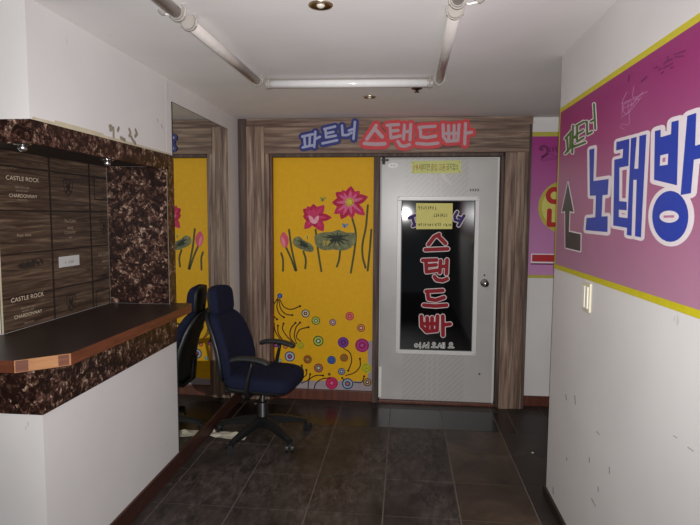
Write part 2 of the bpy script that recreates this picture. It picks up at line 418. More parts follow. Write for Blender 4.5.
struct(obj('wall_corridor_end', bm, M_wall), 'white wall closing the side corridor', 'wall')
bm = B(); box(bm, -3.2, -3.0, -2.2, YF, 0, 2.5)
struct(obj('wall_far_left', bm, M_wall), 'white wall left of the reception front', 'wall')

bm = B(); box(bm, XL, XL+.014, YF, YJ-.002, 0, .098, 0, .003)
struct(obj('baseboard_left', bm, M_base), 'brown wooden baseboard under the mirror', 'baseboard')
bm = B(); box(bm, XR-.014, XR, -2.2, YR, 0, .055, 0, .003); box(bm, XR-.014, 3.0, YR, YR+.014, 0, .055, 0, .003)
struct(obj('baseboard_right', bm, M_darkbase), 'dark skirting tile along right wall', 'baseboard')
bm = B(); box(bm, .97, 3.0, YB+.024, YB+.04, 0, .085, 0, .003)
struct(obj('baseboard_back', bm, M_redwood), 'reddish baseboard below the small pink sign', 'baseboard')

# weathered wood surround: outer casing, inner casing and lining
x0, x1, x2, x3 = XL+.001, -1.285, -1.135, -1.078
bm = B(); box(bm, x0, x1, YJ+.012, YB+.04, 0, 2.322, 1, .004); box(bm, x1, x2, YJ, YB+.04, 0, 2.262, 0, .004)
box(bm, x2, x3-.022, YJ+.016, YB+.04, 0, 2.05, 0, .003); box(bm, x3-.022, x3, YJ+.03, YB+.04, 0, 2.05, 2, .003)
struct(obj('trim_1', bm, [M_woodV, M_woodVd, M_redwood]), 'weathered wood casing left of the yellow panel', 'door casing')
bm = B(); box(bm, x1, .98, YJ+.012, YB+.04, 2.26, 2.322, 0, .004); box(bm, x2, .955, YJ, YB+.04, 2.045, 2.26, 0, .004)
box(bm, x3, .76, YJ+.02, YB+.04, 2.018, 2.045, 1, .003)
struct(obj('trim_2', bm, [M_woodH, M_woodVd]), 'weathered wood header beam over the door', 'door casing')
bm = B(); box(bm, .752, .775, YJ+.03, YB+.04, 0, 2.02, 1, .003); box(bm, .775, .865, YJ, YB+.04, 0, 2.045, 0, .004)
box(bm, .865, .955, YJ+.006, YB+.04, 0, 2.26, 0, .006); box(bm, .955, .978, YJ+.018, YB+.04, 0, 2.26, 1, .003)
struct(obj('trim_3', bm, [M_woodV, M_woodVd]), 'weathered wood casing right of the door', 'door casing')
bm = B(); box(bm, -.248, -.198, YJ+.03, YB+.04, 0, 2.02, 0, .003)
struct(obj('trim_4', bm, M_woodVd), 'narrow wood post between yellow panel and door', 'door casing')
bm = B(); box(bm, x3, -.248, YB-.02, YB+.04, 0, .085, 0, .003)
struct(obj('trim_5', bm, M_redwood), 'reddish wood board below the yellow panel', 'baseboard')
bm = B(); box(bm, -.198, .752, YJ+.035, YB+.04, 0, .022, 0, .003)
struct(obj('trim_6', bm, M_redwood), 'worn wooden sill under the door', 'door sill')

# marble facings of the reception opening
bm = B()
box(bm, XL, XL+.006, YF-.006, YM0-.003, 1.806, 1.892); box(bm, -3.0, XL, YF-.006, YF, 1.806, 1.892); box(bm, XL-.014, XL, YF, YP-.006, 1.806, 1.83); box(bm, -3.0, XL-.014, YF, YF+.014, 1.806, 1.83)
struct(obj('trim_7', bm, M_marble), 'dark brown marble band around the soffit', 'marble facing')
bm = B(); box(bm, XW, XL+.006, YP-.006, YP+.011, 1.03, 1.822); box(bm, XL, XL+.006, YP+.011, YM0-.003, .985, 1.806)
struct(obj('trim_8', bm, [M_marble]), 'dark brown marble panel at the end of the alcove', 'marble facing')
bm = B(); box(bm, XL, XL+.006, YF-.006, YM0-.003, .789, .985); box(bm, -3.0, XL, YF-.006, YF, .789, .985)
struct(obj('trim_9', bm, M_marble), 'dark brown marble band below the counter top', 'marble facing')
bm = B()
box(bm, XL+.003, XL+.0075, YP-.0075, YP-.004, 1.03, 1.806)
box(bm, XW+.001, XW+.0028, YP-.0085, YP-.006, 1.03, 1.82)
struct(obj('trim_10', bm, mat('dull metal edge', (150, 138, 126), .4, .1, metal=.6)), 'thin bright metal edges of the marble panel', 'edge trim')
bm = B(); box(bm, -3.0, XL-.014, YF+.014, YP-.006, 1.8225, 1.83)  # soffit underside coloured dark to stand in for the fascia's shadow
struct(obj('trim_14', bm, mat('soffit board in painted shade', (48, 38, 33), .6, .15)), 'underside of the soffit, its shade painted as a dark board', 'soffit')
# yellowed caulk line and peeled paint above the band
M_caulk = mat('yellowed caulk', (196, 186, 160), .7, .1, 12)
SL = Surf('left', XL)
bm = B(); stroke(bm, SL, [(YF+.02, 1.897), (2.6, 1.899), (YM0-.03, 1.895)], .007, .001)
stroke(bm, SL, [(YF+.15, 1.905), (2.4, 1.905)], .008, .0008)
struct(obj('trim_11', bm, M_caulk), 'yellowed caulk line above the soffit marble', 'caulk')
M_peel = mat('bare plaster', (148, 136, 122), .8, .15, 40)
F = cp(90, 110, 100/525)
bm = strokes(SL, F, [[(102, 85), (105, 105), (122, 95)], [(122, 100), (123, 140)], [(150, 95), (145, 108)], [(160, 145), (182, 158)], [(205, 102), (212, 120), (205, 135)], [(215, 140), (225, 160), (237, 175)], [(238, 105), (246, 125), (236, 138)], [(108, 84), (118, 100)]], 10, .0012)
bm2 = strokes(SL, F, [[(352, 45), (356, 62)], [(372, 75), (380, 95)]], 2.5, .0012, bm=bm)
struct(obj('trim_12', bm, M_peel), 'peeled paint spots above the marble band', 'wall damage')
M_scuff = mat('scuff', (146, 140, 138), .8, .1)
SR = Surf('right', XR)
F = cp(480, 390, 220/700)
bm = strokes(SR, F, [[(273, 15), (276, 32)], [(302, 18), (304, 45)], [(372, 132), (380, 142)], [(348, 215), (349, 230)], [(412, 245), (412, 266)], [(376, 308), (377, 324)], [(355, 345), (368, 370)], [(616, 146), (628, 152)], [(662, 182), (680, 195)], [(232, 310), (234, 330)], [(276, 215), (277, 224)]], 1.3, .0008)
struct(obj('trim_13', bm, M_scuff), 'thin dark scuff marks on right wall', 'wall damage')

# wine-crate wallpaper panel
WP = thing('wallpaper_panel', 'dark wallpaper panel printed as stacked wooden wine crates behind counter', 'wallpaper', (XW, 2.6, 1.03))
def wp(name, bm, m):
    o = obj(name, bm, m, WP); o.matrix_parent_inverse = WP.matrix_basis.inverted(); return o
def keep(o, p):
    o.parent = p; o.matrix_parent_inverse = p.matrix_basis.inverted(); return o
SW = Surf('left', XW)
bm = B(); box(bm, XW-.011, XW, 2.183, YP-.006, 1.031, 1.822)
wp('paper', bm, M_paperwood)
bm = B()
for z in (1.755, 1.563, 1.371, 1.178): poly(bm, SW, [(2.184, z-.004), (YP-.01, z-.004), (YP-.01, z+.004), (2.184, z+.004)], .0006)
for y in (2.535, 2.875): poly(bm, SW, [(y-.007, 1.031), (y+.007, 1.031), (y+.007, 1.822), (y-.007, 1.822)], .0008)
wp('crate_seams', bm, M_seam)
bm = B(); box(bm, XW-.004, XW+.002, 2.179, 2.183, 1.031, 1.822)
wp('edge_strip', bm, M_caulk)
bm = B()
for (x, y) in ((23, 179), (28, 297)):
    text(bm, SW, 'CASTLE ROCK', x, y, 4.2, .0012, wpx=33)
    text(bm, SW, 'CHARDONNAY', x+.5, y+17, 3.4, .0012, wpx=28)
wp('lettering', bm, M_printl)
bm = B()
for (x, y, s, h) in ((22, 187.5, 'FRESH CREAM OAK', 1.6), (22, 191, 'NATURAL CALIF.', 1.6), (22, 200, 'VINEYARD EST.', 1.5), (28, 307, 'FRESH CREAM OAK', 1.6), (28, 310, 'NATURAL CALIF.', 1.6), (29, 322, 'VINEYARD EST.', 1.5),
                    (70, 221, 'The Cellar', 3), (70, 228, 'WINE', 2.6), (70, 232.5, 'COUNTRY', 2.6), (70, 237.5, '1998', 1.6), (105, 254, 'LAS CUMBRE', 3), (105, 261, 'RESERVA', 2), (105, 268, 'RIOJA', 2), (24, 235, 'Peter Alma', 3)):
    text(bm, SW, s, x, y, h, .0012, wide=1.05)
wp('small_lettering', bm, mat('printed faded ink', (168, 150, 130), .6, .1))
for (x, y) in ((68, 187), (71, 302), (104, 226)):
    u, v = SW.uv(x, y); k = .8
    sh = [(-.045, .045), (.045, .045), (.045, 0), (.03, -.035), (0, -.058), (-.03, -.035), (-.045, 0), (-.045, .045)]
    ps = stroke_polys([(u+a*k, v+b*k) for a, b in sh], .0028)+stroke_polys([(u-.014, v+.018), (u+.014, v-.024)], .006)+stroke_polys([(u+.014, v+.02), (u-.014, v-.024)], .006)+stroke_polys([(u-.012, v), (u+.012, v)], .008)
    bm = B(); union(bm, SW, ps, .0012); wp('crest_print', bm, M_print)
for (x, y) in ((101, 189), (103, 300)):
    u, v = SW.uv(x, y)
    bm = B(); stroke(bm, SW, [(u-.07, v+.06), (u+.07, v+.06), (u+.07, v-.06), (u-.07, v-.06), (u-.07, v+.06)], .004, .0012); wp('box_print', bm, M_print)
ps = []
for k in range(16):
    u, v = SW.uv(18+k*1.6, 266-.5*k*.5)
    ps += stroke_polys([(u, v+random.uniform(0, .016)), (u+random.uniform(-.004, .01), v-random.uniform(0, .016))], .005)
bm = B(); union(bm, SW, ps, .0012); wp('script_print', bm, M_print)
bm = B(); u0, v0 = SW.uv(58.5, 262.5); u1, v1 = SW.uv(79, 261.5)
poly(bm, SW, [(u0, v0-.027), (u1, v0-.027), (u1, v0+.027), (u0, v0+.027)], .0022, .0008)
st = obj('paper_label', bm, mat('white label', (205, 205, 204), .5, .03)); tag(st, 'small white printed label stuck on the crate wallpaper', 'label')
bm = B(); text(bm, SW, '5 : 4,500', 69, 262, 3.2, .0026, wide=1.1); obj('lettering', bm, mat('grey ink', (130, 130, 132), .6), st)

# counter top
bm = B(); zt = 1.03
prism(bm, [(-2.5, 1.79), (-1.373, 1.79), (-1.238, 1.912), (-1.225, 3.03), (-1.235, 3.075), (-1.262, 3.1), (-1.35, 3.1), (-1.35, 3.053), (XW, 3.053), (XW, 2.176), (-2.5, 2.176)], .9855, zt-.0005)
ct = obj('counter_top', bm, M_counter); tag(ct, 'dark brown reception counter top with wooden edge and clipped corner', 'counter')
def lipseg(pts, m, name):
    bm = B()
    for a, b in zip(pts, pts[1:]):
        a, b = Vector(a), Vector(b); d = (b-a).normalized(); n = Vector((d.y, -d.x))*.006
        prism(bm, [tuple(a), tuple(b), tuple(b+n), tuple(a+n)], .9855, zt)
    o = obj(name, bm, m, ct); return o
lipseg([(-1.373, 1.79), (-1.238, 1.912)], M_lipl, 'light_edge_strip')
lipseg([(-1.238, 1.912), (-1.225, 3.03), (-1.235, 3.075), (-1.262, 3.1)], M_lip, 'edge_strip')
lipseg([(-2.5, 1.79), (-1.373, 1.79)], M_lip, 'edge_strip')
# darker blocks in the light strip
bm = B(); a, b = Vector((-1.373, 1.79)), Vector((-1.238, 1.912)); d = b-a; n = Vector((d.y, -d.x)).normalized()
for t0, t1 in ((.02, .24), (.77, .97)):
    p, q = a+d*t0+n*.006, a+d*t1+n*.006
    bm = B(); prism(bm, [tuple(p), tuple(q), tuple(q+n*.0015), tuple(p+n*.0015)], .988, zt-.002)
    obj('edge_patch', bm, M_lip, ct)

# ------------------------------------------------------------ wall mirror
def mirror_mat():
    m, nt, b = nodes('mirror glass'); N = nt.nodes.new; L = nt.links.new
    tc = N('ShaderNodeTexCoord'); nz = N('ShaderNodeTexNoise'); nz.inputs['Scale'].default_value = 6; nz.inputs['Detail'].default_value = 6; L(tc.outputs['Object'], nz.inputs['Vector'])
    cr = N('ShaderNodeValToRGB'); cr.color_ramp.elements[0].color = (.0, .0, .0, 1); cr.color_ramp.elements[1].color = (.09, .09, .09, 1); cr.color_ramp.elements[0].position = .45
    L(nz.outputs['Fac'], cr.inputs['Fac']); L(cr.outputs['Color'], b.inputs['Roughness'])
    b.inputs['Roughness'].default_value = .01; b.inputs['Metallic'].default_value = 1; b.inputs['Base Color'].default_value = (.80, .83, .80, 1)
    for l in list(nt.links):
        if l.to_socket == b.inputs['Roughness']: nt.links.remove(l)
    return m
bm = B(); box(bm, XL, XL+.005, YM0, YM1, .1, 2.2)
mi = obj('wall_mirror', bm, mirror_mat()); tag(mi, 'tall frameless wall mirror beside the office chair', 'mirror')
bm = B(); box(bm, XL, XL+.0055, YM0-.003, YM0, .1, 2.203); box(bm, XL, XL+.0055, YM0-.003, YM1, 2.2, 2.203)
obj('dark_edge', bm, M_black, mi)

# ------------------------------------------------------------ yellow panel with prints
YY = YB+.006
SY = Surf('back', YY)
M_yel = mat('yellow film', (222, 168, 2), .6, .04, 30, spec=.3)
M_lilac = mat('lilac grey board', (158, 146, 150), .6, .06, 20)
YPN = thing('decorated_panel', 'bright yellow panel with lotus flowers and round dots beside the door', 'panel', (-.66, YY, .085))
def yp(name, bm, m):
    return keep(obj(name, bm, m), YPN)
bm = B(); box(bm, x3, -.248, YY+.001, YY+.011, .085, 2.03); yp('backing_board', bm, M_lilac)
bm = B(); F = cp(262, 290, 120/573)
pts = [SY.uv(*F(p)) for p in [(43, 436), (190, 434), (340, 432), (505, 436), (505, 245), (526, 243)]]
poly(bm, SY, [(-.249, pts[-1][1])]+[(-.249, 2.018), (x3, 2.018), (x3, pts[0][1])]+pts[1:5]+[(pts[5][0]-.001, pts[5][1])], .0006, 0); yp('yellow_film', bm, M_yel)
CM = {}
def cm(rgb):
    k = '%02x%02x%02x' % tuple(rgb)
    if k not in CM: CM[k] = mat('print '+k, tuple(v*.93 for v in rgb), .62, .12, 60, spec=.28)
    return CM[k]
FL = cp(270, 180, 110/608)
PK, PK2, PK3 = (190, 24, 72), (214, 62, 110), (228, 104, 146)
def petal(bm, F, base, tip, wd, off, mi):
    a, b = Vector(base), Vector(tip); d = b-a; q = Vector((-d.y, d.x)).normalized()*wd
    pr = [(0, .45), (.25, .85), (.5, 1), (.7, .85), (.87, .45), (1, 0)]
    P = [a+d*t+q*k for t, k in pr]+[a+d*t-q*k for t, k in pr[-2::-1]]
    poly(bm, SY, [SY.uv(*F(p)) for p in P], off, 0, mi)
def lotus(c, tips, wds, core):
    bm = B()
    for k, t in enumerate(tips):
        petal(bm, FL, c, t, wds[k % len(wds)], .0012+k*1.5e-4, k % 2)
        m = (Vector(c)*.5+Vector(t)*.5); petal(bm, FL, c, tuple(Vector(c)*.25+Vector(t)*.75), wds[k % len(wds)]*.33, .0030+k*1.5e-4, 2)
    o = yp('lotus_flower', bm, [cm(PK), cm((206, 42, 92)), cm(PK3 if core else PK2)])
    bm = B()
    if core:
        disc(bm, SY, SY.uv(*FL(c)), .034, .0050, n=16)
        for k in range(14):
            t = k*2.4; u, v = SY.uv(*FL(c)); disc(bm, SY, (u+.026*cos(t), v+.026*sin(t)), .006, .0054, mi=1, n=8)
        yp('stamens', bm, [cm((226, 206, 74)), cm((196, 164, 40))])
    else:
        for k, t in enumerate(((215, 195), (228, 215), (245, 222), (262, 212), (270, 195))): petal(bm, FL, (245, 240), t, 11, .0050+k*1.5e-4, 0)
        yp('inner_petals', bm, [cm((246, 176, 190))])
lotus((245, 205), [(182, 160), (205, 145), (240, 132), (300, 138), (342, 208), (296, 284), (250, 262), (190, 272), (182, 200)], [24, 22, 27], False)
lotus((440, 122), [(362, 68), (398, 55), (448, 33), (496, 60), (542, 92), (526, 196), (496, 165), (455, 214), (392, 218), (354, 188), (342, 125)], [28, 25], True)
bm = B(); petal(bm, FL, (85, 372), (74, 285), 24, .0012, 0); petal(bm, FL, (80, 368), (66, 310), 10, .0015, 1); yp('lotus_bud', bm, [cm((226, 90, 110)), cm((240, 140, 150))])
leafm = ramp_mat('lotus leaf print', [(.3, (62, 70, 48)), (.5, (104, 108, 66)), (.7, (140, 140, 90))], (1, 1, 1), 30, .6, 6, .5, .0)
def leaf(pts, ctr, n, name='lotus_leaf'):
    bm = B(); poly(bm, SY, [SY.uv(*FL(p)) for p in curve(pts+[pts[0]], 4)[:-1]], .0011)
    for k in range(n):
        t = 2*pi*k/n+.2; e = min(((Vector(p)-Vector(ctr)).length, 0) for p in pts)[0]
        best = max(pts, key=lambda p: (Vector(p)-Vector(ctr)).normalized().dot(Vector((cos(t), sin(t)))))
        stroke(bm, SY, [SY.uv(*FL(ctr)), SY.uv(*FL(tuple(Vector(ctr)*.35+Vector(best)*.65)))], .012, .0016+k*1.2e-4, mi=1, r1=.002)
    yp(name, bm, [leafm, cm((48, 54, 42))])
leaf([(135, 318), (160, 312), (190, 335), (225, 352), (242, 378), (232, 398), (195, 392), (160, 378), (135, 362), (125, 340)], (185, 355), 9)
leaf([(245, 310), (280, 292), (340, 286), (380, 276), (420, 290), (470, 295), (472, 345), (440, 378), (400, 390), (350, 385), (300, 388), (262, 370), (248, 345)], (368, 320), 15)
for ln in ([(62, 405), (72, 440), (72, 502)], [(90, 375), (115, 430), (140, 500)], [(105, 275), (120, 380), (146, 500)], [(185, 395), (198, 440), (195, 488)], [(252, 275), (265, 385), (284, 504)], [(388, 390), (382, 440), (370, 478)], [(455, 213), (474, 290), (468, 380), (447, 512)], [(541, 140), (530, 260), (512, 350), (512, 420), (528, 485)], [(560, 275), (552, 380), (540, 500)]):
    bm = B(); stroke(bm, SY, [SY.uv(*FL(p)) for p in curve(ln, 5)], .0085, .001); yp('lotus_stem', bm, cm((84, 84, 40)))
def butterfly(c, col, s=1.0):
    bm = B()
    for a, l in ((-2.3, 20), (-.5, 26), (2.4, 12), (.5, 13)):
        petal(bm, FL, c, (c[0]+cos(a)*l*s, c[1]+sin(a)*l*s), 7*s, .0042+l*1e-5, 0)
    stroke(bm, SY, [SY.uv(*FL((c[0], c[1]-6))), SY.uv(*FL((c[0]+2, c[1]+8)))], .003, .0048, mi=1)
    yp('butterfly', bm, [cm(col), cm((60, 60, 40))])
butterfly((290, 108), (168, 162, 62)); butterfly((412, 254), (118, 148, 176)); butterfly((206, 316), (222, 192, 74), .8); butterfly((308, 350), (186, 162, 70), 1.1)
FC = cp(262, 290, 120/573)
K, W_, TAN = (38, 26, 26), (226, 220, 208), (206, 160, 96)
dots = [(208, 112, 20, (K, W_, K, TAN)), (257, 146, 21, ((52, 104, 30), (206, 208, 90), (60, 116, 34), W_)), (338, 154, 17, ((140, 70, 60), (150, 160, 190), (180, 70, 50), W_)),
        (419, 125, 21, ((196, 44, 54), (224, 120, 110), (198, 46, 60), (230, 150, 140))), (473, 181, 20, ((168, 70, 30), (214, 150, 90), (170, 60, 40), W_)), (269, 243, 26, ((44, 100, 34), (200, 206, 90), (46, 104, 40), W_)),
        (388, 250, 27, ((92, 34, 128), (128, 66, 150), (84, 26, 110), (150, 60, 150))), (478, 264, 34, ((160, 22, 104), (186, 60, 130), (150, 18, 96), (196, 90, 150))), (185, 264, 20, ((206, 190, 20), (176, 158, 20), (210, 196, 30), (180, 160, 24))),
        (133, 317, 26, ((34, 66, 122), (196, 200, 206), (40, 80, 140), (206, 70, 60))), (218, 331, 21, ((140, 56, 24), (176, 90, 30), (72, 120, 40), (206, 160, 60))), (332, 334, 21, ((24, 60, 134), (70, 110, 176), (22, 50, 120), (90, 130, 190))),
        (392, 323, 20, ((150, 74, 20), (176, 100, 36), (84, 124, 48), (190, 70, 50))), (270, 372, 23, ((140, 50, 50), (190, 110, 100), (62, 120, 60), W_)), (380, 389, 18, ((36, 50, 84), (150, 170, 190), (28, 40, 80), W_)),
        (321, 402, 8, ((130, 104, 30), (90, 70, 30))), (333, 444, 31, ((190, 26, 84), (200, 50, 104), (190, 24, 80), (222, 120, 150))), (409, 447, 28, ((36, 66, 116), (170, 180, 190), (36, 70, 130), (214, 120, 50))),
        (498, 373, 26, ((200, 196, 30), (176, 172, 30), (206, 204, 40), (170, 168, 30))), (503, 440, 20, (K, TAN, K, W_)), (66, 262, 13, ((110, 40, 110), (150, 90, 150))), (112, 270, 12, ((160, 80, 40), (200, 130, 90))),
        (85, 28, 13, ((36, 62, 140), (90, 120, 190))), (86, 336, 9, ((60, 140, 150), (160, 200, 200)))]
for (cx, cy, r, cols) in dots:
    bm = B(); c = SY.uv(*FC((cx, cy))); rr = r*120/573*(YY/FPX)*1.0
    fr = (1, .78, .5, .25) if len(cols) == 4 else (1, .55)
    for k, f in enumerate(fr): disc(bm, SY, c, rr*f, .0022+k*.0003, mi=k, n=24)
    yp('round_dot', bm, [cm(q) for q in cols])
curls = [[(75, 40), (52, 80), (55, 120), (72, 140)], [(75, 45), (72, 85), (85, 115), (105, 130)], [(80, 45), (90, 90), (115, 115), (145, 120)], [(85, 45), (105, 80), (140, 92), (182, 77)],
         [(88, 235), (65, 200), (57, 162)], [(98, 238), (78, 205), (76, 170)], [(150, 255), (115, 215), (98, 185), (103, 160)], [(160, 258), (135, 225), (138, 185), (160, 157)], [(165, 255), (155, 220), (162, 180), (182, 155)], [(185, 245), (165, 225), (180, 190), (222, 177)],
         [(188, 445), (222, 428), (230, 402)], [(180, 405), (193, 385), (190, 360)], [(190, 422), (212, 404), (212, 382)], [(220, 475), (225, 430), (258, 408), (292, 408)], [(247, 495), (255, 450), (285, 425), (322, 420)],
         [(390, 278), (420, 300), (428, 340), (412, 385)], [(400, 408), (440, 395), (468, 365), (468, 328)], [(440, 440), (475, 440), (488, 412)], [(395, 435), (383, 420)]]
for ln in curls:
    bm = B(); q = [SY.uv(*FC(p)) for p in curve(ln, 5)]; stroke(bm, SY, q, .0042, .0018, r1=.0048); disc(bm, SY, q[-1], .0095, .0023, n=12); yp('curl', bm, cm((40, 14, 10)))

# ------------------------------------------------------------ the door
def door_mat():
    m, nt, b = nodes('grey steel door'); N = nt.nodes.new; L = nt.links.new
    tc = N('ShaderNodeTexCoord'); sp = N('ShaderNodeSeparateXYZ'); L(tc.outputs['Object'], sp.inputs[0])
    def math_(op, a, b_=None):
        n = N('ShaderNodeMath'); n.operation = op
        for i, v in enumerate((a, b_)):
            if v is None: continue
            if isinstance(v, (int, float)): n.inputs[i].default_value = v
            else: L(v, n.inputs[i])
        return n.outputs[0]
    x, z = sp.outputs['X'], sp.outputs['Z']
    band = math_('MULTIPLY', math_('GREATER_THAN', x, .005), math_('LESS_THAN', x, .503))
    dg = math_('FRACT', math_('MULTIPLY', math_('SUBTRACT', z, math_('MULTIPLY', x, 1.0)), 22))
    ln = math_('MULTIPLY', math_('LESS_THAN', dg, .25), band)
    v = 0
    vl = None
    for xc in (.205, .245, .29):
        t = math_('LESS_THAN', math_('ABSOLUTE', math_('SUBTRACT', x, xc)), .004); vl = t if vl is None else math_('MAXIMUM', vl, t)
    ln = math_('MAXIMUM', ln, vl)
    nz = N('ShaderNodeTexNoise'); nz.inputs['Scale'].default_value = 3; nz.inputs['Detail'].default_value = 6; L(tc.outputs['Object'], nz.inputs['Vector'])
    cr = N('ShaderNodeValToRGB'); cr.color_ramp.elements[0].position = .3; cr.color_ramp.elements[1].position = .7
    cr.color_ramp.elements[0].color = lin((172, 170, 167))+(1,); cr.color_ramp.elements[1].color = lin((186, 184, 180))+(1,); L(nz.outputs['Fac'], cr.inputs['Fac'])
    m1 = N('ShaderNodeMix'); m1.data_type = 'RGBA'; L(band, m1.inputs[0]); L(cr.outputs['Color'], m1.inputs[6]); m1.inputs[7].default_value = lin((170, 168, 165))+(1,)
    m2 = N('ShaderNodeMix'); m2.data_type = 'RGBA'; L(ln, m2.inputs[0]); L(m1.outputs[2], m2.inputs[6]); m2.inputs[7].default_value = lin((181, 179, 177))+(1,)
    L(m2.outputs[2], b.inputs['Base Color']); b.inputs['Roughness'].default_value = .33
    return m
D = bpy.data.objects.new('door_1', None); COL.objects.link(D); D.location = (.27, YB, 0); D.empty_display_size = .05
struct(D, 'grey steel door with a black poster board', 'door')
DX0, DX1, DZ0, DZ1 = -.19, .742, .022, 2.006
bm = B(); box(bm, DX0, DX1, YB, YB+.039, DZ0, DZ1, 0, .004)
keep(obj('door_leaf', bm, door_mat()), D)
bm = B(); lathe(bm, [(.001, .078), (.014, .077), (.026, .068), (.029, .055), (.024, .04), (.012, .03), (.012, .012), (.03, .009), (.034, .001)], (.651, YB, 1.012), 'Y', 24, flip=-1)
kn = keep(obj('door_knob', bm, M_chrome, smooth=True), D); kn['label'] = 'round chrome door knob'
bm = B(); lathe(bm, [(.001, .0005), (.005, .0005), (.006, -.0005)], (.651, YB-.08, 1.012), 'Y', 10, flip=-1); k2 = obj('keyhole', bm, M_black); k2.parent = kn
bm = B(); lathe(bm, [(.001, .003), (.007, .002), (.008, 0)], (.649, YB, 1.075), 'Y', 12, flip=-1); keep(obj('lock_screw', bm, M_black), D)
SD = Surf('back', YB)
bm = B(); lathe(bm, [(.001, .003), (.007, .002), (.008, 0)], (SD.uv(479.5, 374)[0], YB, SD.uv(479.5, 374)[1]), 'Y', 12, flip=-1); keep(obj('plug', bm, M_black), D)
bm = B(); disc(bm, SD, SD.uv(393, 165.5), .041, .002, .002, n=28, ry=.021)
pl = keep(obj('name_plate', bm, M_white), D); pl['label'] = 'small white oval maker plate'
bm = B(); text(bm, SD, 'II II', 393, 165.5, 2, .0026, wide=1.3); keep(obj('plate_mark', bm, mat('grey ink', (130, 130, 132))), D)
bm = B()
for k, xx in enumerate((470.5, 473, 475.5, 478)):
    u, v = SD.uv(xx, 190)
    stroke(bm, SD, [(u-.005, v+.006), (u+.005, v+.006), (u, v-.007)], .0025, .001, n=8); stroke(bm, SD, [(u-.005, v-.007), (u+.006, v-.007)], .0022, .001, n=8)
keep(obj('stencil_mark', bm, cm((60, 58, 58))), D)
bm = B(); box(bm, DX0-.004, DX0+.02, YB-.012, YB, DZ0+.02, .30, 0, .003); hb = keep(obj('pivot_hinge', bm, M_white), D); hb['label'] = 'white lower pivot hinge cover'
bm = B(); box(bm, DX0, DX0+.06, YB-.02, YB, 1.985, 2.004, 0, .003); tube(bm, [(DX0+.02, YB-.012, 1.96), (DX0+.02, YB-.012, 2.012)], .012, 10)
keep(obj('pivot_hinge', bm, mat('dark metal', (58, 52, 48), .4, .1, metal=.8)), D)
bm = B(); box(bm, DX1-.012, DX1, YB-.003, YB, DZ0, DZ1); keep(obj('edge_strip', bm, mat('pale steel edge', (205, 203, 200), .4)), D)
bm = B(); stroke(bm, SD, [SD.uv(*cp(375, 150, 130/700)(p)) for p in [(368, 138), (380, 156), (396, 172), (406, 184)]], .018, .0008, r1=.008)
keep(obj('tape_residue', bm, mat('tape residue', (206, 204, 200), .5)), D)

# black poster board on the door
PB = thing('poster_board', 'black glossy poster board with white frame and red lettering on door', 'sign', (.27, YB, .4))
def pb(name, bm, m): return keep(obj(name, bm, m), PB)
PX0, PX1, PZ0, PZ1 = -.056, .596, .416, 1.706
bm = B(); fwd = .034
for (a, b, c, d) in ((PX0, PX1, PZ1-fwd, PZ1), (PX0, PX1, PZ0, PZ0+fwd), (PX0, PX0+fwd, PZ0+fwd, PZ1-fwd), (PX1-fwd, PX1, PZ0+fwd, PZ1-fwd)): box(bm, a, b, YB-.014, YB, c, d, 0, .003)
pb('frame', bm, mat('white frame', (214, 212, 210), .35, .03))
bm = B()
for x in (PX0+.012, PX1-.012):
    for z in (PZ0+.012, PZ1-.012): disc(bm, SD, (x, z), .004, .0146, .001, n=10)
pb('screw', bm, cm((60, 58, 58)))
bm = B(); box(bm, PX0+fwd, PX1-fwd, YB-.007, YB, PZ0+fwd, PZ1-fwd)
pb('black_panel', bm, mat('black acrylic', (10, 11, 13), .045, .1, 15, spec=.6))
bm = B(); 
for (a, b, c, d) in ((PX0+fwd, PX1-fwd, PZ1-fwd-.006, PZ1-fwd), (PX0+fwd, PX1-fwd, PZ0+fwd, PZ0+fwd+.006), (PX0+fwd, PX0+fwd+.006, PZ0+fwd, PZ1-fwd), (PX1-fwd-.006, PX1-fwd, PZ0+fwd, PZ1-fwd)): box(bm, a, b, YB-.010, YB-.006, c, d)
pb('frame_bead', bm, cm((86, 84, 84)))
SP = Surf('back', YB-.007)
M_out = mat('lettering outline', (214, 196, 198), .6, .03, spec=.3); M_red = mat('red lettering', (142, 16, 30), .6, .06, spec=.25); M_pur = mat('purple lettering', (46, 36, 100), .6, .06, spec=.25)
f1 = cp(390, 190, 100/656); f2 = cp(390, 220, 100/656); f3 = cp(390, 285, 100/656)
L_pur = [(f1, [[(128, 184), (200, 150)], [(148, 182), (162, 232)], [(185, 165), (196, 215)], [(150, 236), (215, 205)], [(222, 138), (235, 222)], [(230, 170), (252, 164)], [(285, 130), (345, 130)], [(290, 130), (290, 185), (350, 185)], [(290, 158), (340, 158)], [(275, 215), (362, 215)], [(440, 145), (424, 172), (426, 196), (462, 206)], [(486, 168), (450, 232)], [(450, 180), (470, 188)]])]
L_red = [(f1, [[(322, 292), (290, 308), (252, 358)], [(318, 304), (364, 350)], [(232, 392), (378, 386)]]),
         (f2, [[(215, 265), (305, 262)], [(236, 270), (240, 340), (312, 330)], [(245, 300), (302, 294)], [(332, 268), (326, 345)], [(374, 262), (370, 352)], [(335, 306), (370, 302)], [(292, 372), (306, 392), (345, 398), (374, 386)]]),
         (f3, [[(238, 42), (346, 36)], [(246, 45), (252, 92), (300, 100), (354, 82)], [(222, 132), (300, 138), (370, 132)]]),
         (f3, [[(206, 205), (208, 270), (240, 305), (308, 298), (312, 205)], [(244, 215), (248, 300)], [(276, 215), (276, 300)], [(212, 254), (308, 254)], [(346, 205), (348, 330)], [(350, 262), (394, 256)]])]
def letter(S, F, lines, r_out, r_in, off, mo, mf, T):
    bm = strokes(S, F, lines, r_out, off); strokes(S, F, lines, r_in, off+.0006, bm=bm, mi=1)
    return keep(obj('letter', bm, [mo, mf]), T)
P_ = L_pur[0][1]
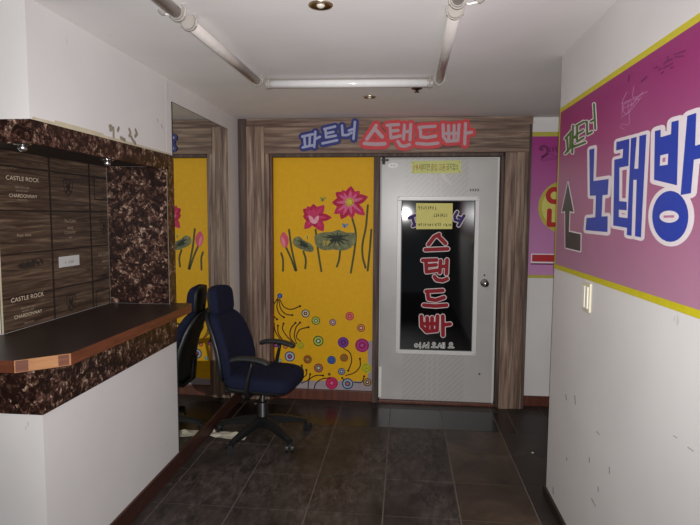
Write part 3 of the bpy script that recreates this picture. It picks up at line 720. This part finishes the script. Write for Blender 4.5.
for ls in (P_[:6], P_[6:10], P_[10:]): letter(SP, f1, ls, 15.5, 9.5, .0006, M_out, M_pur, PB)
for f, ls in L_red: letter(SP, f, ls, 18, 12.5, .0006, M_out, M_red, PB)
def ring(c, r, n=12): return [(c[0]+r*cos(2*pi*k/n), c[1]+r*sin(2*pi*k/n)) for k in range(n+1)]
L_small = [ring((172, 396), 9), [(198, 380), (198, 412)], [(186, 396), (198, 396)], [(226, 382), (214, 410)], [(224, 390), (236, 410)], [(252, 378), (252, 412)], [(240, 394), (252, 394)],
           ring((288, 386), 8), [(288, 396), (288, 406)], [(274, 408), (304, 408)], [(326, 384), (314, 410)], [(324, 392), (336, 410)], [(346, 382), (346, 412)], [(338, 396), (346, 396)], [(356, 380), (356, 412)], ring((400, 388), 9), [(394, 398), (394, 408)], [(406, 398), (406, 408)], [(384, 410), (418, 410)]]
bm = strokes(SP, f3, L_small, 5.2, .0005); pb('small_lettering_outline', bm, M_white)
bm = strokes(SP, f3, L_small, 1.9, .0012); pb('small_lettering', bm, M_black)

# papers on the door
def paper(name, px, mcol, lab, cat, off, Sx=SD):
    bm = B(); poly(bm, Sx, [Sx.uv(*p) for p in px], off, .001)
    o = obj(name, bm, mcol); tag(o, lab, cat); return o
S2 = Surf('back', YB-.014)
n1 = paper('paper_notice', [(411.3, 161.2), (460.8, 160.2), (461.2, 173), (411.6, 173.6)], mat('lime paper', (206, 208, 128), .6, .03), 'narrow lime-yellow printed strip taped at the top of the door', 'notice', .0015)
bm = B(); text(bm, SD, '19세', 418.2, 167.2, 7.0, .002, wpx=9); text(bm, SD, '출입 고용', 438, 167.2, 7.0, .002, wpx=14.5); obj('orange_lettering', bm, cm((168, 104, 24)), n1)
bm = B(); text(bm, SD, '미만', 426.7, 167.0, 6.8, .002, wpx=6.6); text(bm, SD, '금지업소', 452.4, 166.8, 6.8, .002, wpx=12.5); obj('dark_lettering', bm, cm((52, 62, 34)), n1)
bm = B()
for p in ((413, 162.6), (459.3, 161.8), (413, 172.2), (459.3, 171.6)): disc(bm, SD, SD.uv(*p), .004, .0022, n=8)
obj('pins', bm, cm((90, 90, 60)), n1)
n2 = paper('paper_note', [(416, 203.1), (452.8, 203.3), (452.2, 229), (416.1, 229.2)], mat('yellow note paper', (216, 208, 120), .65, .04), 'yellow handwritten note taped over the purple lettering on the door', 'note', .0012, S2)
bm = B(); rn = random.Random(3)
F = cp(410, 198, 1/14)
for (xa, xb, y, h) in ((115, 365, 140, 26), (320, 510, 240, 24), (115, 210, 375, 24), (240, 310, 375, 20), (345, 435, 370, 24), (460, 560, 378, 20)):
    x = xa
    while x < xb:
        wdt = rn.uniform(20, 30)
        pts = [(x+rn.uniform(0, wdt), y+rn.uniform(-h, h)) for _ in range(3)]
        strokes(S2, F, [curve(pts, 3), [(x+wdt*.7, y-h*.8), (x+wdt*.7, y+h*.8)]], 3.4, .0016, bm=bm); x += wdt+6
obj('handwriting', bm, cm((84, 82, 46)), n2)

# ------------------------------------------------------------ letters above the door
SH = Surf('back', YJ)
fA = cp(290, 110, 1/7); fB = cp(385, 110, 1/7)
blue = [[(88, 188), (162, 172)], [(103, 190), (108, 250)], [(142, 182), (140, 242)], [(92, 264), (165, 248)], [(180, 155), (172, 260)], [(182, 204), (212, 190)], [(242, 136), (318, 118)], [(250, 138), (255, 194), (322, 182)], [(256, 166), (306, 156)], [(230, 236), (332, 214)], [(366, 112), (370, 178), (402, 178), (432, 162)], [(456, 86), (446, 204)], [(414, 146), (450, 134)]]
red1 = [[(604, 112), (585, 145), (540, 205)], [(600, 140), (646, 190)], [(522, 236), (600, 242), (664, 238)]]
red2 = [[(15, 110), (95, 104)], [(36, 115), (42, 198), (108, 184)], [(44, 150), (92, 145)], [(136, 108), (130, 206)], [(180, 104), (175, 212)], [(136, 156), (176, 152)], [(90, 222), (108, 252), (140, 256), (172, 244)],
        [(238, 124), (350, 116)], [(246, 126), (250, 190), (290, 196), (355, 184)], [(222, 236), (300, 242), (370, 234)],
        [(405, 106), (408, 190), (432, 222), (508, 216), (517, 106)], [(443, 112), (446, 215)], [(482, 112), (482, 215)], [(412, 168), (514, 164)], [(562, 98), (556, 240)], [(562, 166), (604, 158)]]
s1 = thing('letter_sign', 'dark blue cut-out sign with pale letters on wooden header, left of red sign', 'sign', (-.62, YJ, 2.1))
bm = strokes(SH, fA, blue, 27, .016, .016); keep(obj('backing', bm, mat('dark blue sign', (22, 34, 116), .55, .06)), s1)
for ls in (blue[:6], blue[6:10], blue[10:]): bm = strokes(SH, fA, ls, 8.5, .019, .003); keep(obj('letter', bm, mat('pale blue lettering', (158, 164, 196), .55, .03)), s1)
s2 = thing('letter_sign', 'red cut-out sign with pale pink letters on wooden header above the door', 'sign', (.2, YJ, 2.1))
bm = B(); union(bm, SH, line_polys(SH, fA, red1, 37)+line_polys(SH, fB, red2, 33), .016, .016); keep(obj('backing', bm, mat('coral red sign', (196, 44, 54), .55, .06)), s2)
for f, ls, r in ((fA, red1, 13), (fB, red2[:7], 11), (fB, red2[7:10], 11), (fB, red2[10:], 11)):
    bm = strokes(SH, f, ls, r, .019, .003); keep(obj('letter', bm, mat('pale pink lettering', (176, 150, 158), .55, .03)), s2)

# ------------------------------------------------------------ large sign on the right wall
def grad_mat(name, top, bot, z0, z1):
    m, nt, b = nodes(name); N = nt.nodes.new; L = nt.links.new
    tc = N('ShaderNodeTexCoord'); sp = N('ShaderNodeSeparateXYZ'); L(tc.outputs['Object'], sp.inputs[0])
    nz = N('ShaderNodeTexNoise'); nz.inputs['Scale'].default_value = 2.2; L(tc.outputs['Object'], nz.inputs['Vector'])
    mr = N('ShaderNodeMapRange'); L(sp.outputs['Z'], mr.inputs[0]); mr.inputs[1].default_value = z0; mr.inputs[2].default_value = z1
    ad = N('ShaderNodeMath'); ad.operation = 'MULTIPLY_ADD'; L(nz.outputs['Fac'], ad.inputs[0]); ad.inputs[1].default_value = .18; L(mr.outputs[0], ad.inputs[2])
    cr = N('ShaderNodeValToRGB'); cr.color_ramp.elements[0].position = .1; cr.color_ramp.elements[1].position = 1.05 if False else 1.0
    cr.color_ramp.elements[0].color = lin(bot)+(1,); cr.color_ramp.elements[1].color = lin(top)+(1,)
    L(ad.outputs[0], cr.inputs['Fac']); L(cr.outputs['Color'], b.inputs['Base Color']); b.inputs['Roughness'].default_value = .35
    return m
def sign_parts(T, S, rect_in, rect_out, mg, mb):
    bm = B(); poly(bm, S, rect_out, .003, .003); keep(obj('border', bm, mb), T)
    bm = B(); poly(bm, S, rect_in, .0036); keep(obj('background', bm, mg), T)
zt_, zb_ = 2.113, 1.274
RS = thing('wall_sign', 'large pink sign with blue block letters covering the right wall', 'sign', (XR, 1.9, zb_))
yc = 3.035
M_lime = mat('olive yellow border', (204, 192, 36), .4, .05)
sign_parts(RS, SR, [(yc-.022, zb_+.024), (.6, zb_+.024), (.6, zt_-.024), (yc-.022, zt_-.024)], [(yc, zb_), (.6, zb_), (.6, zt_), (yc, zt_)], grad_mat('pink sign print', (150, 36, 108), (178, 128, 156), zb_, zt_), M_lime)  # printed gradient; its paler lower end also has flash glare painted in
F5 = cp(520, 100, 180/700); F5b = cp(555, 100, 145/476)
def shapes(polys, F): return [[SR.uv(*F(p)) for p in q] for q in polys]
def outline(bm, polys, r, off):
    for q in polys: stroke(bm, SR, q+[q[0]], r, off, n=10)
letters = shapes([[(274, 193), (294, 188), (290, 315), (350, 307), (346, 368), (326, 370), (322, 453), (346, 452), (345, 514), (259, 506), (263, 459), (297, 456), (300, 372), (276, 372)]], F5)
letters += shapes([[(206, 138), (249, 127), (246, 216), (216, 222), (215, 332), (240, 334), (240, 362), (214, 360), (214, 384), (244, 388), (243, 420), (195, 412), (199, 196), (226, 190), (228, 160), (205, 166)],
                   [(254, 126), (273, 121), (265, 226), (278, 225), (282, 118), (305, 112), (287, 451), (267, 447), (273, 262), (262, 262), (256, 446), (240, 443)],
                   [(333, 102), (352, 97), (352, 122), (386, 112), (388, 72), (412, 66), (406, 280), (330, 262)],
                   [(440, 52), (470, 42), (466, 150), (500, 140), (498, 188), (462, 196), (452, 306), (418, 312)]], F5b)
circ = shapes([[(384+60*cos(2*pi*k/28), 382+84*sin(2*pi*k/28)) for k in range(28)]], F5b)
green = [[(180, 150), (204, 122)], [(187, 150), (190, 200)], [(200, 132), (199, 184)], [(180, 208), (204, 180)], [(210, 100), (207, 205)], [(209, 150), (218, 142)], [(224, 100), (252, 84)], [(226, 100), (226, 162), (252, 146)], [(228, 132), (250, 118)], [(218, 180), (258, 164)], [(264, 84), (266, 134), (284, 124)], [(292, 16), (297, 112)], [(280, 84), (292, 78)]]
arrow = shapes([[(190, 320), (212, 436), (197, 432), (194, 512), (240, 522), (239, 588), (180, 574), (179, 432), (166, 436)]], F5)
M_wp, M_bp = mat('white print', (232, 222, 228), .4, .03), mat('blue print', (30, 62, 168), .38, .04)
counters = shapes([[(381+32*cos(2*pi*k/20), 383+20*sin(2*pi*k/20)) for k in range(20)], [(352, 182), (378, 176), (376, 212), (350, 216)]], F5b)
centres = shapes([[(363, 379), (398, 378), (398, 386), (363, 387)], [(360, 190), (370, 188), (369, 202), (359, 204)]], F5b)
def printed(name, polys, r, fill, extra=()):
    bm = B(); ps = []
    for q in polys:
        ps += [q]
        for e in stroke_polys(q+[q[0]], r, 10, sq=2.2): ps.append(e)
    union(bm, SR, ps, .0042); union(bm, SR, polys, .0049, mi=1)
    for q, o, k in extra: poly(bm, SR, q, o, mi=k)
    return keep(obj(name, bm, [M_wp, fill, cm((196, 128, 170))]), RS)
printed('letter', letters[:1], .014, M_bp)
printed('letter', letters[1:3], .012, M_bp)
printed('letter', letters[3:]+circ, .014, M_bp, [(q, .0055, 0) for q in counters]+[(q, .0061, 2) for q in centres])
printed('arrow', arrow, .006, mat('charcoal print', (62, 58, 62), .4, .2, 9))
for ls in (green[:6], green[6:10], green[10:]): letter(SR, F5, ls, 8, 4.2, .0042, M_wp, mat('green print', (62, 112, 40), .4, .04), RS)
F6 = cp(600, 40, 100/583)
clef = [curve([(150, 520), (128, 510), (138, 490), (165, 495), (180, 480), (178, 440), (170, 380), (178, 350), (190, 365), (185, 400), (160, 430), (142, 410), (145, 380), (165, 360)], 4), curve([(205, 270), (198, 320), (210, 350), (220, 340), (215, 330)], 4), [(130, 372), (195, 345), (285, 300)], [(140, 400), (200, 370), (260, 300)], [(130, 450), (180, 420), (250, 330)], curve([(195, 385), (215, 350), (240, 345)], 3), [(135, 430), (140, 350), (165, 300)]]
bm = strokes(SR, F6, clef, 1.7, .0042); keep(obj('clef_print', bm, mat('pale pink print', (190, 128, 168), .5)), RS)
bm = strokes(SR, F6, [[(178, 205), (172, 240)], [(248, 242), (280, 212)], [(325, 165), (345, 155)], [(380, 140), (400, 120), (405, 95)], [(390, 130), (430, 110)], [(440, 85), (505, 62)], [(445, 100), (495, 92)], [(400, 155), (432, 135)], [(365, 195), (378, 185)], [(420, 165), (435, 158)], [(350, 175), (362, 165)], [(380, 165), (395, 150)]], 4.5, .0042)
keep(obj('dark_flourish', bm, mat('plum print', (110, 26, 86), .4)), RS)

# smaller sign on the back wall, seen past the corner
SB = Surf('back', YB+.04)
BS = thing('wall_sign', 'narrow visible pink sign behind the right wall corner, beside the door casing', 'sign', (1.3, YB+.04, 1.06))
zt2, zb2 = SB.uv(535, 132)[1], SB.uv(535, 278)[1]
sign_parts(BS, SB, [(.985, zb2+.025), (1.9, zb2+.025), (1.9, zt2-.035), (.985, zt2-.035)], [(.985, zb2), (1.93, zb2), (1.93, zt2), (.985, zt2)], grad_mat('pink sign print two', (160, 50, 128), (196, 140, 186), zb2, zt2), mat('olive border', (182, 172, 66), .4, .05))
F7 = cp(510, 110, 110/700)
bm = strokes(SB, F7, [curve([(190, 245), (205, 232), (228, 235), (240, 255), (232, 280), (205, 302)], 4), [(194, 250), (204, 252)]], 9, .005)
strokes(SB, F7, [[(252, 240), (254, 244)], [(254, 258), (256, 262)], [(270, 240), (275, 262)], [(290, 235), (296, 262)], [(310, 240), (330, 260)]], 5, .005, bm=bm)
strokes(SB, F7, [[(190, 318), (300, 296), (380, 280)], [(195, 326), (300, 310), (380, 300)], curve([(200, 300), (260, 280), (300, 300), (360, 280)], 4)], 1.5, .005, bm=bm)
keep(obj('clef_print', bm, mat('plum print', (110, 26, 86))), BS)
cu, cv = SB.uv(565, 207); rr = cu-SB.uv(538, 207)[0]
bm = B(); disc(bm, SB, (cu, cv), rr, .005, n=40); keep(obj('round_border', bm, mat('olive border', (182, 172, 66))), BS)
bm = B(); disc(bm, SB, (cu, cv), rr*.86, .0056, n=40); keep(obj('round_field', bm, mat('lime field', (206, 200, 104), .4, .05)), BS)
bm = B(); stroke(bm, SB, [(cu-.085+.05*cos(t), cv+.09+.05*sin(t)) for t in [2*pi*k/16 for k in range(17)]], .019, .0064)
stroke(bm, SB, [(cu-.12, cv-.03), (cu-.12, cv-.14), (cu+.02, cv-.14)], .019, .0064); stroke(bm, SB, [(cu-.05, cv-.02), (cu-.05, cv-.12)], .016, .0066)
stroke(bm, SB, [(cu+.05, cv+.14), (cu+.05, cv-.14)], .019, .0064)
keep(obj('red_lettering', bm, mat('red print', (176, 24, 34), .4, .05)), BS)
a0, a1 = SB.uv(531, 253.5), SB.uv(531, 263)
bm = B(); poly(bm, SB, [(a0[0], a1[1]), (1.85, a1[1]), (1.85, a0[1]), (a0[0], a0[1])], .005); keep(obj('bar_outline', bm, mat('white print', (232, 222, 228))), BS)
bm = B(); poly(bm, SB, [(a0[0]+.008, a1[1]+.012), (1.84, a1[1]+.012), (1.84, a0[1]-.008), (a0[0]+.008, a0[1]-.008)], .0056); keep(obj('red_bar', bm, mat('red print', (176, 24, 34))), BS)
bm = B(); poly(bm, SB, [(a0[0], a1[1]-.012), (1.85, a1[1]-.012), (1.85, a1[1]), (a0[0], a1[1])], .0052); keep(obj('bar_under_strip', bm, mat('plum print', (110, 26, 86))), BS)  # plum strip along the lower edge of the red bar

# light switch on right wall
LS = thing('light_switch', 'cream two-rocker light switch on right wall below the pink sign', 'switch', (XR, 2.48, 1.2))
bm = B(); box(bm, XR-.009, XR, 2.435, 2.53, 1.135, 1.262, 0, .003); keep(obj('switch_plate', bm, mat('cream plastic', (216, 208, 184), .4, .04)), LS)
for (a, b) in ((2.447, 2.479), (2.486, 2.518)):
    bm = B(); box(bm, XR-.015, XR-.009, a, b, 1.15, 1.247, 0, .003); keep(obj('rocker', bm, mat('pale cream plastic', (240, 236, 220), .35, .02)), LS)

# ------------------------------------------------------------ ceiling: unlit tube lamps, downlights, sprinkler
M_tube = mat('milky tube', (226, 226, 226), .16, .03, coat=.5); M_tubedim = mat('dim-lit tube tone', (196, 189, 184), .2, .05)  # same tubes: flash brightness on the cross one and dimness on the rest painted in
M_sock = mat('lamp socket', (160, 154, 148), .4, .05)
def tube_lamp(a, b, label, mt):
    a, b = Vector(a), Vector(b); d = (b-a).normalized(); mid = (a+b)/2
    T = thing('tube_lamp', label, 'lamp', tuple(mid), 0, 'unlit tube lamps in a rectangle on the ceiling')
    bm = B(); tube(bm, [a+d*.045, b-d*.045], .0225, 18); keep(obj('glass_tube', bm, mt, smooth=True), T)
    for p, s in ((a, 1), (b, -1)):
        bm = B(); tube(bm, [p+d*.018*s, p+d*.05*s], .0255, 18); tube(bm, [p+d*.03*s, p+d*.036*s], .029, 18); keep(obj('end_cap', bm, M_sock, smooth=False), T)
        bm = B(); q = p+d*.034*s; c = d.cross(Vector((0, 0, 1))).normalized()
        top = zc(q.x, q.y)+.002
        for e in (1, -1):
            tube(bm, [q+c*.026*e+Vector((0, 0, -.012)), q+c*.031*e+Vector((0, 0, .015)), Vector((q.x, q.y, top-.004))+c*.02*e, Vector((q.x, q.y, top))+c*.02*e], .005, 8)
        keep(obj('holder_clip', bm, M_sock), T)
    return T
zt_l = 2.292
A1, A2 = Vector((-.845, 2.09, zt_l)), Vector((-.825, 3.12, zt_l))
tube_lamp(A1+Vector((0, .02, 0)), A2+Vector((0, -.01, 0)), 'left ceiling tube lamp running toward the header, behind the left joint', M_tubedim)
tube_lamp((-.87, .85, zt_l), A1-Vector((0, .02, 0)), 'nearest left ceiling tube lamp, cut by the top edge of view', M_tubedim)
tube_lamp((-.81, 3.145, zt_l), (.165, 3.19, zt_l), 'white ceiling tube lamp running crosswise between the two long rows', M_tube)
tube_lamp((.176, 2.10, zt_l+.01), (.182, 3.17, zt_l), 'right ceiling tube lamp running toward the red sign, behind the right joint', M_tubedim)
tube_lamp((.17, .85, zt_l+.01), (.176, 2.06, zt_l+.01), 'nearest right ceiling tube lamp, cut by the top edge of view', M_tubedim)
for i, (p, q, lab) in enumerate((((-.925, 2.09), A1, 'small lamp cord rosette left of the left tube joint'), ((.26, 2.09), Vector((.185, 2.08, zt_l)), 'small lamp cord rosette right of the right tube joint'))):
    z = zc(*p)
    t = thing('cord_rosette', lab, 'ceiling fitting', (p[0], p[1], z))
    bm = B(); lathe(bm, [(.02, .003), (.02, -.006), (.014, -.012), (.006, -.018), (.0, -.019)], (p[0], p[1], z), 'Z', 16); keep(obj('cap', bm, M_sock), t)
    bm = B(); tube(bm, [(p[0], p[1], z-.012), ((p[0]+q.x)/2, p[1], z-.02), (q.x+(-.022 if i == 0 else .022), p[1]-.005, z-.018)], .004, 8); keep(obj('cord', bm, M_white), t)
M_ring = mat('brushed ring', (196, 178, 150), .3, .08, metal=.9); M_can = mat('dark bronze reflector', (96, 78, 60), .25, .15, metal=.9)
def downlight(x, y, r, label):
    z = zc(x, y)
    t = thing('downlight', label, 'lamp', (x, y, z))
    bm = B(); lathe(bm, [(r, .0015), (r, -.003), (r*.93, -.006), (r*.84, -.005), (r*.8, .001)], (x, y, z), 'Z', 32); keep(obj('trim_ring', bm, M_ring, smooth=True), t)
    bm = B(); lathe(bm, [(r*.82, -.002), (r*.7, .0), (r*.45, .0015), (r*.3, .0015), (0, .0015)], (x, y, z-.003), 'Z', 32); keep(obj('reflector', bm, M_can, smooth=True), t)
    bm = B(); lathe(bm, [(r*.34, -.002), (r*.34, -.006), (r*.2, -.011), (0, -.0125)], (x, y, z), 'Z', 20); keep(obj('bulb', bm, mat('dead bulb', (206, 200, 186), .2), smooth=True), t)
downlight(-.318, 2.085, .046, 'larger round recessed downlight between the two tube rows')
downlight(-.237, 3.68, .042, 'small round recessed downlight above the red sign')
sp_ = thing('sprinkler_head', 'small dark sprinkler head on ceiling right of small downlight', 'sprinkler', (.066, 3.46, zc(.066, 3.46)))
bm = B(); z = zc(.066, 3.46); lathe(bm, [(.034, .002), (.034, -.003), (.02, -.009), (.01, -.012)], (.066, 3.46, z), 'Z', 20); keep(obj('escutcheon', bm, M_can), sp_)
bm = B(); lathe(bm, [(.008, -.008), (.008, -.02), (.016, -.021), (.016, -.024), (0, -.024)], (.066, 3.46, z), 'Z', 14); keep(obj('deflector', bm, mat('dark metal', (58, 52, 48))), sp_)
# small glass spots under the soffit
for (x, y, lab) in ((-1.478, 2.03, 'small glass soffit spotlight nearer the reception front'), (-1.487, 2.66, 'small glass soffit spotlight nearer the marble panel')):
    t = thing('soffit_spotlight', lab, 'lamp', (x, y, 1.8225))
    bm = B(); lathe(bm, [(.032, .0005), (.032, -.006), (.024, -.010), (.018, -.008)], (x, y, 1.8225), 'Z', 24); keep(obj('trim_ring', bm, M_chrome, smooth=True), t)
    bm = B(); lathe(bm, [(.013, -.006), (.016, -.013), (.017, -.02), (.014, -.028), (.008, -.033), (0, -.035)], (x, y, 1.8225), 'Z', 20); keep(obj('glass_dome', bm, mat('clear dome', (250, 250, 250), .27, .02, metal=1), smooth=True), t)

# ------------------------------------------------------------ office chair
CH = thing('office_chair', 'navy fabric swivel office chair with headrest beside the wall mirror', 'chair', (-.965, 3.66, 0), rad(-7))
def part(name, bm, m, parent=CH, smooth=True): return obj(name, bm, m, parent, smooth)
for k in range(5):
    a = rad(-107+72*k); d = Vector((cos(a), sin(a), 0)); q = Vector((-d.y, d.x, 0))
    bm = B()
    prof = [(.02, .128, .034, .030), (.10, .122, .030, .026), (.2, .103, .025, .020), (.29, .082, .021, .015), (.325, .074, .017, .012)]
    rings = []
    for (r, z, hw, hh) in prof:
        c = d*r+Vector((0, 0, z)); rings.append([bm.verts.new(c+q*hw*s+Vector((0, 0, hh*t))) for s, t in ((-1, -1), (1, -1), (1, .5), (.5, 1), (-.5, 1), (-1, .5))])
    for i in range(len(rings)-1):
        for j in range(6): bm.faces.new((rings[i][j], rings[i][(j+1) % 6], rings[i+1][(j+1) % 6], rings[i+1][j]))
    bm.faces.new(rings[0][::-1]); bm.faces.new(rings[-1]); bmesh.ops.recalc_face_normals(bm, faces=bm.faces[:])
    lg = part('base_leg', bm, M_black, smooth=False)
    bm = B(); c = d*.318; t = a+rad(50); e = Vector((cos(t), sin(t), 0))
    tube(bm, [c+Vector((0, 0, .035)), c+Vector((0, 0, .07))], .011, 10)
    w0 = c+Vector((e.y, -e.x, 0))*.014
    for s in (-1, 1): tube(bm, [w0+e*.008*s+Vector((0, 0, .028)), w0+e*.026*s+Vector((0, 0, .028))], .028, 18)
    sellip(bm, tuple(w0+Vector((0, 0, .045))), (.05, .05, .035), .7, .9, 14, 8)
    part('caster', bm, M_black, lg, False)
bm = B(); lathe(bm, [(.0, .075), (.034, .078), (.046, .1), (.046, .135), (.036, .15), (.034, .25), (.03, .255)], (0, 0, 0), 'Z', 22); part('column', bm, M_black)
bm = B(); lathe(bm, [(.017, .25), (.017, .36)], (0, 0, 0), 'Z', 16); g_ = part('gas_lift', bm, M_chrome); g_['label'] = 'chrome gas lift'
bm = B(); box(bm, -.10, .10, -.075, .075, .325, .365, 0, .01); box(bm, -.2, .2, -.19, .19, .362, .385, 0, .01); part('seat_mechanism', bm, M_black, smooth=False)
bm = B(); tube(bm, [(.03, -.07, .345), (.05, -.16, .34), (.055, -.235, .335)], .006, 8); tube(bm, [(.055, -.225, .335), (.058, -.275, .332)], .011, 10); part('height_lever', bm, M_black)
def seat_fn(p):
    p = p.copy(); t = p.x/.24
    p.y *= 1-.06*max(0, -t); p.z -= .018*max(0, t)**3; p.z += .012*max(0, -t)
    return p
bm = B(); sellip(bm, (.02, 0, .435), (.48, .48, .115), .5, .42, 40, 20, seat_fn); part('seat', bm, M_navy)
bm = B(); sellip(bm, (.02, 0, .392), (.46, .45, .05), .5, .42, 36, 12); part('seat_shell', bm, M_black)
def back_fn(z0, z1):
    def f(p):
        p = p.copy(); t = (p.z+.25)/.5                               # 0 bottom .. 1 top
        wd = 1.0 - .30*max(0, t-.25)**1.5
        p.y *= wd; p.x += .06*(p.y/.22)**2*.6                       # wraps forward at the sides
        p.x += -.13*t + .035*sin(pi*t)                               # reclines, lumbar bulge
        return p
    return f
bm = B(); sellip(bm, (-.195, 0, .655), (.085, .46, .47), .45, .4, 36, 24, back_fn(0, 1)); part('backrest', bm, M_navy)
def shell_fn(p):
    q = back_fn(0, 1)(p); q.x -= .0; return q
bm = B(); sellip(bm, (-.243, 0, .65), (.045, .455, .475), .45, .4, 36, 24, shell_fn); part('back_shell', bm, M_black)
bm = B(); tube(bm, [(-.02, 0, .35), (-.2, 0, .35), (-.262, 0, .40), (-.28, 0, .56)], .022, 12, sx=1.7); part('back_bar', bm, M_black)
def head_fn(p):
    p = p.copy(); p.x += .05*(p.y/.15)**2*.5; p.x -= .1*(p.z); return p
bm = B(); sellip(bm, (-.314, 0, .955), (.085, .27, .205), .5, .45, 32, 18, head_fn); hd = part('headrest', bm, M_navy)
bm = B(); sellip(bm, (-.338, 0, .955), (.045, .265, .203), .5, .45, 32, 18, head_fn); part('headrest_shell', bm, M_black, hd)
bm = B(); tube(bm, [(-.335, 0, .82), (-.338, 0, .93)], .014, 10, sx=2.2); part('headrest_post', bm, M_black, hd)
for s in (-1, 1):
    bm = B()
    tube(bm, [(0, .16*s, .375), (.0, .25*s, .372), (-.005, .268*s, .42), (.012, .268*s, .5), (.03, .262*s, .57), (.035, .26*s, .605)], [.02, .022, .026, .024, .02, .022], 12, sx=.55)
    ar = part('armrest', bm, M_black)
    bm = B(); P_ = curve([(-.115, .26*s, .606), (-.06, .26*s, .621), (.03, .258*s, .623), (.10, .256*s, .612), (.15, .254*s, .594)], 4)
    tube(bm, P_, [.012]+[.016]*(len(P_)-2)+[.011], 12, sx=2.1); part('arm_pad', bm, mat('arm pad', (44, 44, 46), .5, .1), ar)

# scrap of paper on the floor by the mirror
bm = B(); rn = random.Random(5)
n_ = 7; gg = []
for i in range(n_):
    row = []
    for j in range(4):
        u, v = i/(n_-1), j/3
        sh = 1-.75*abs(u-.42)**1.2
        x = -1.335+.26*u; y = 3.665+(v-.5)*.115*sh-.045*u
        row.append(bm.verts.new((x, y, .0012+abs(rn.gauss(0, .006))+.004*v)))
    gg.append(row)
for i in range(n_-1):
    for j in range(3): bm.faces.new((gg[i][j], gg[i+1][j], gg[i+1][j+1], gg[i][j+1]))
mp_ = obj('paper_scrap', bm, mat('dirty paper', (206, 200, 182), .8, .15, 30)); tag(mp_, 'crumpled off-white paper scrap on floor beside the mirror baseboard', 'paper')
md = mp_.modifiers.new('thick', 'SOLIDIFY'); md.thickness = .001; md.offset = 1
bm = B(); u = Vector((.857, 3.72))
lathe(bm, [(.009, .0), (.008, .003), (0, .004)], (.862, 3.60, 0), 'Z', 7)
sc_ = obj('paper_crumb', bm, mat('dirty paper', (206, 200, 182))); tag(sc_, 'tiny white crumb on the dark tiles near right corner', 'litter')
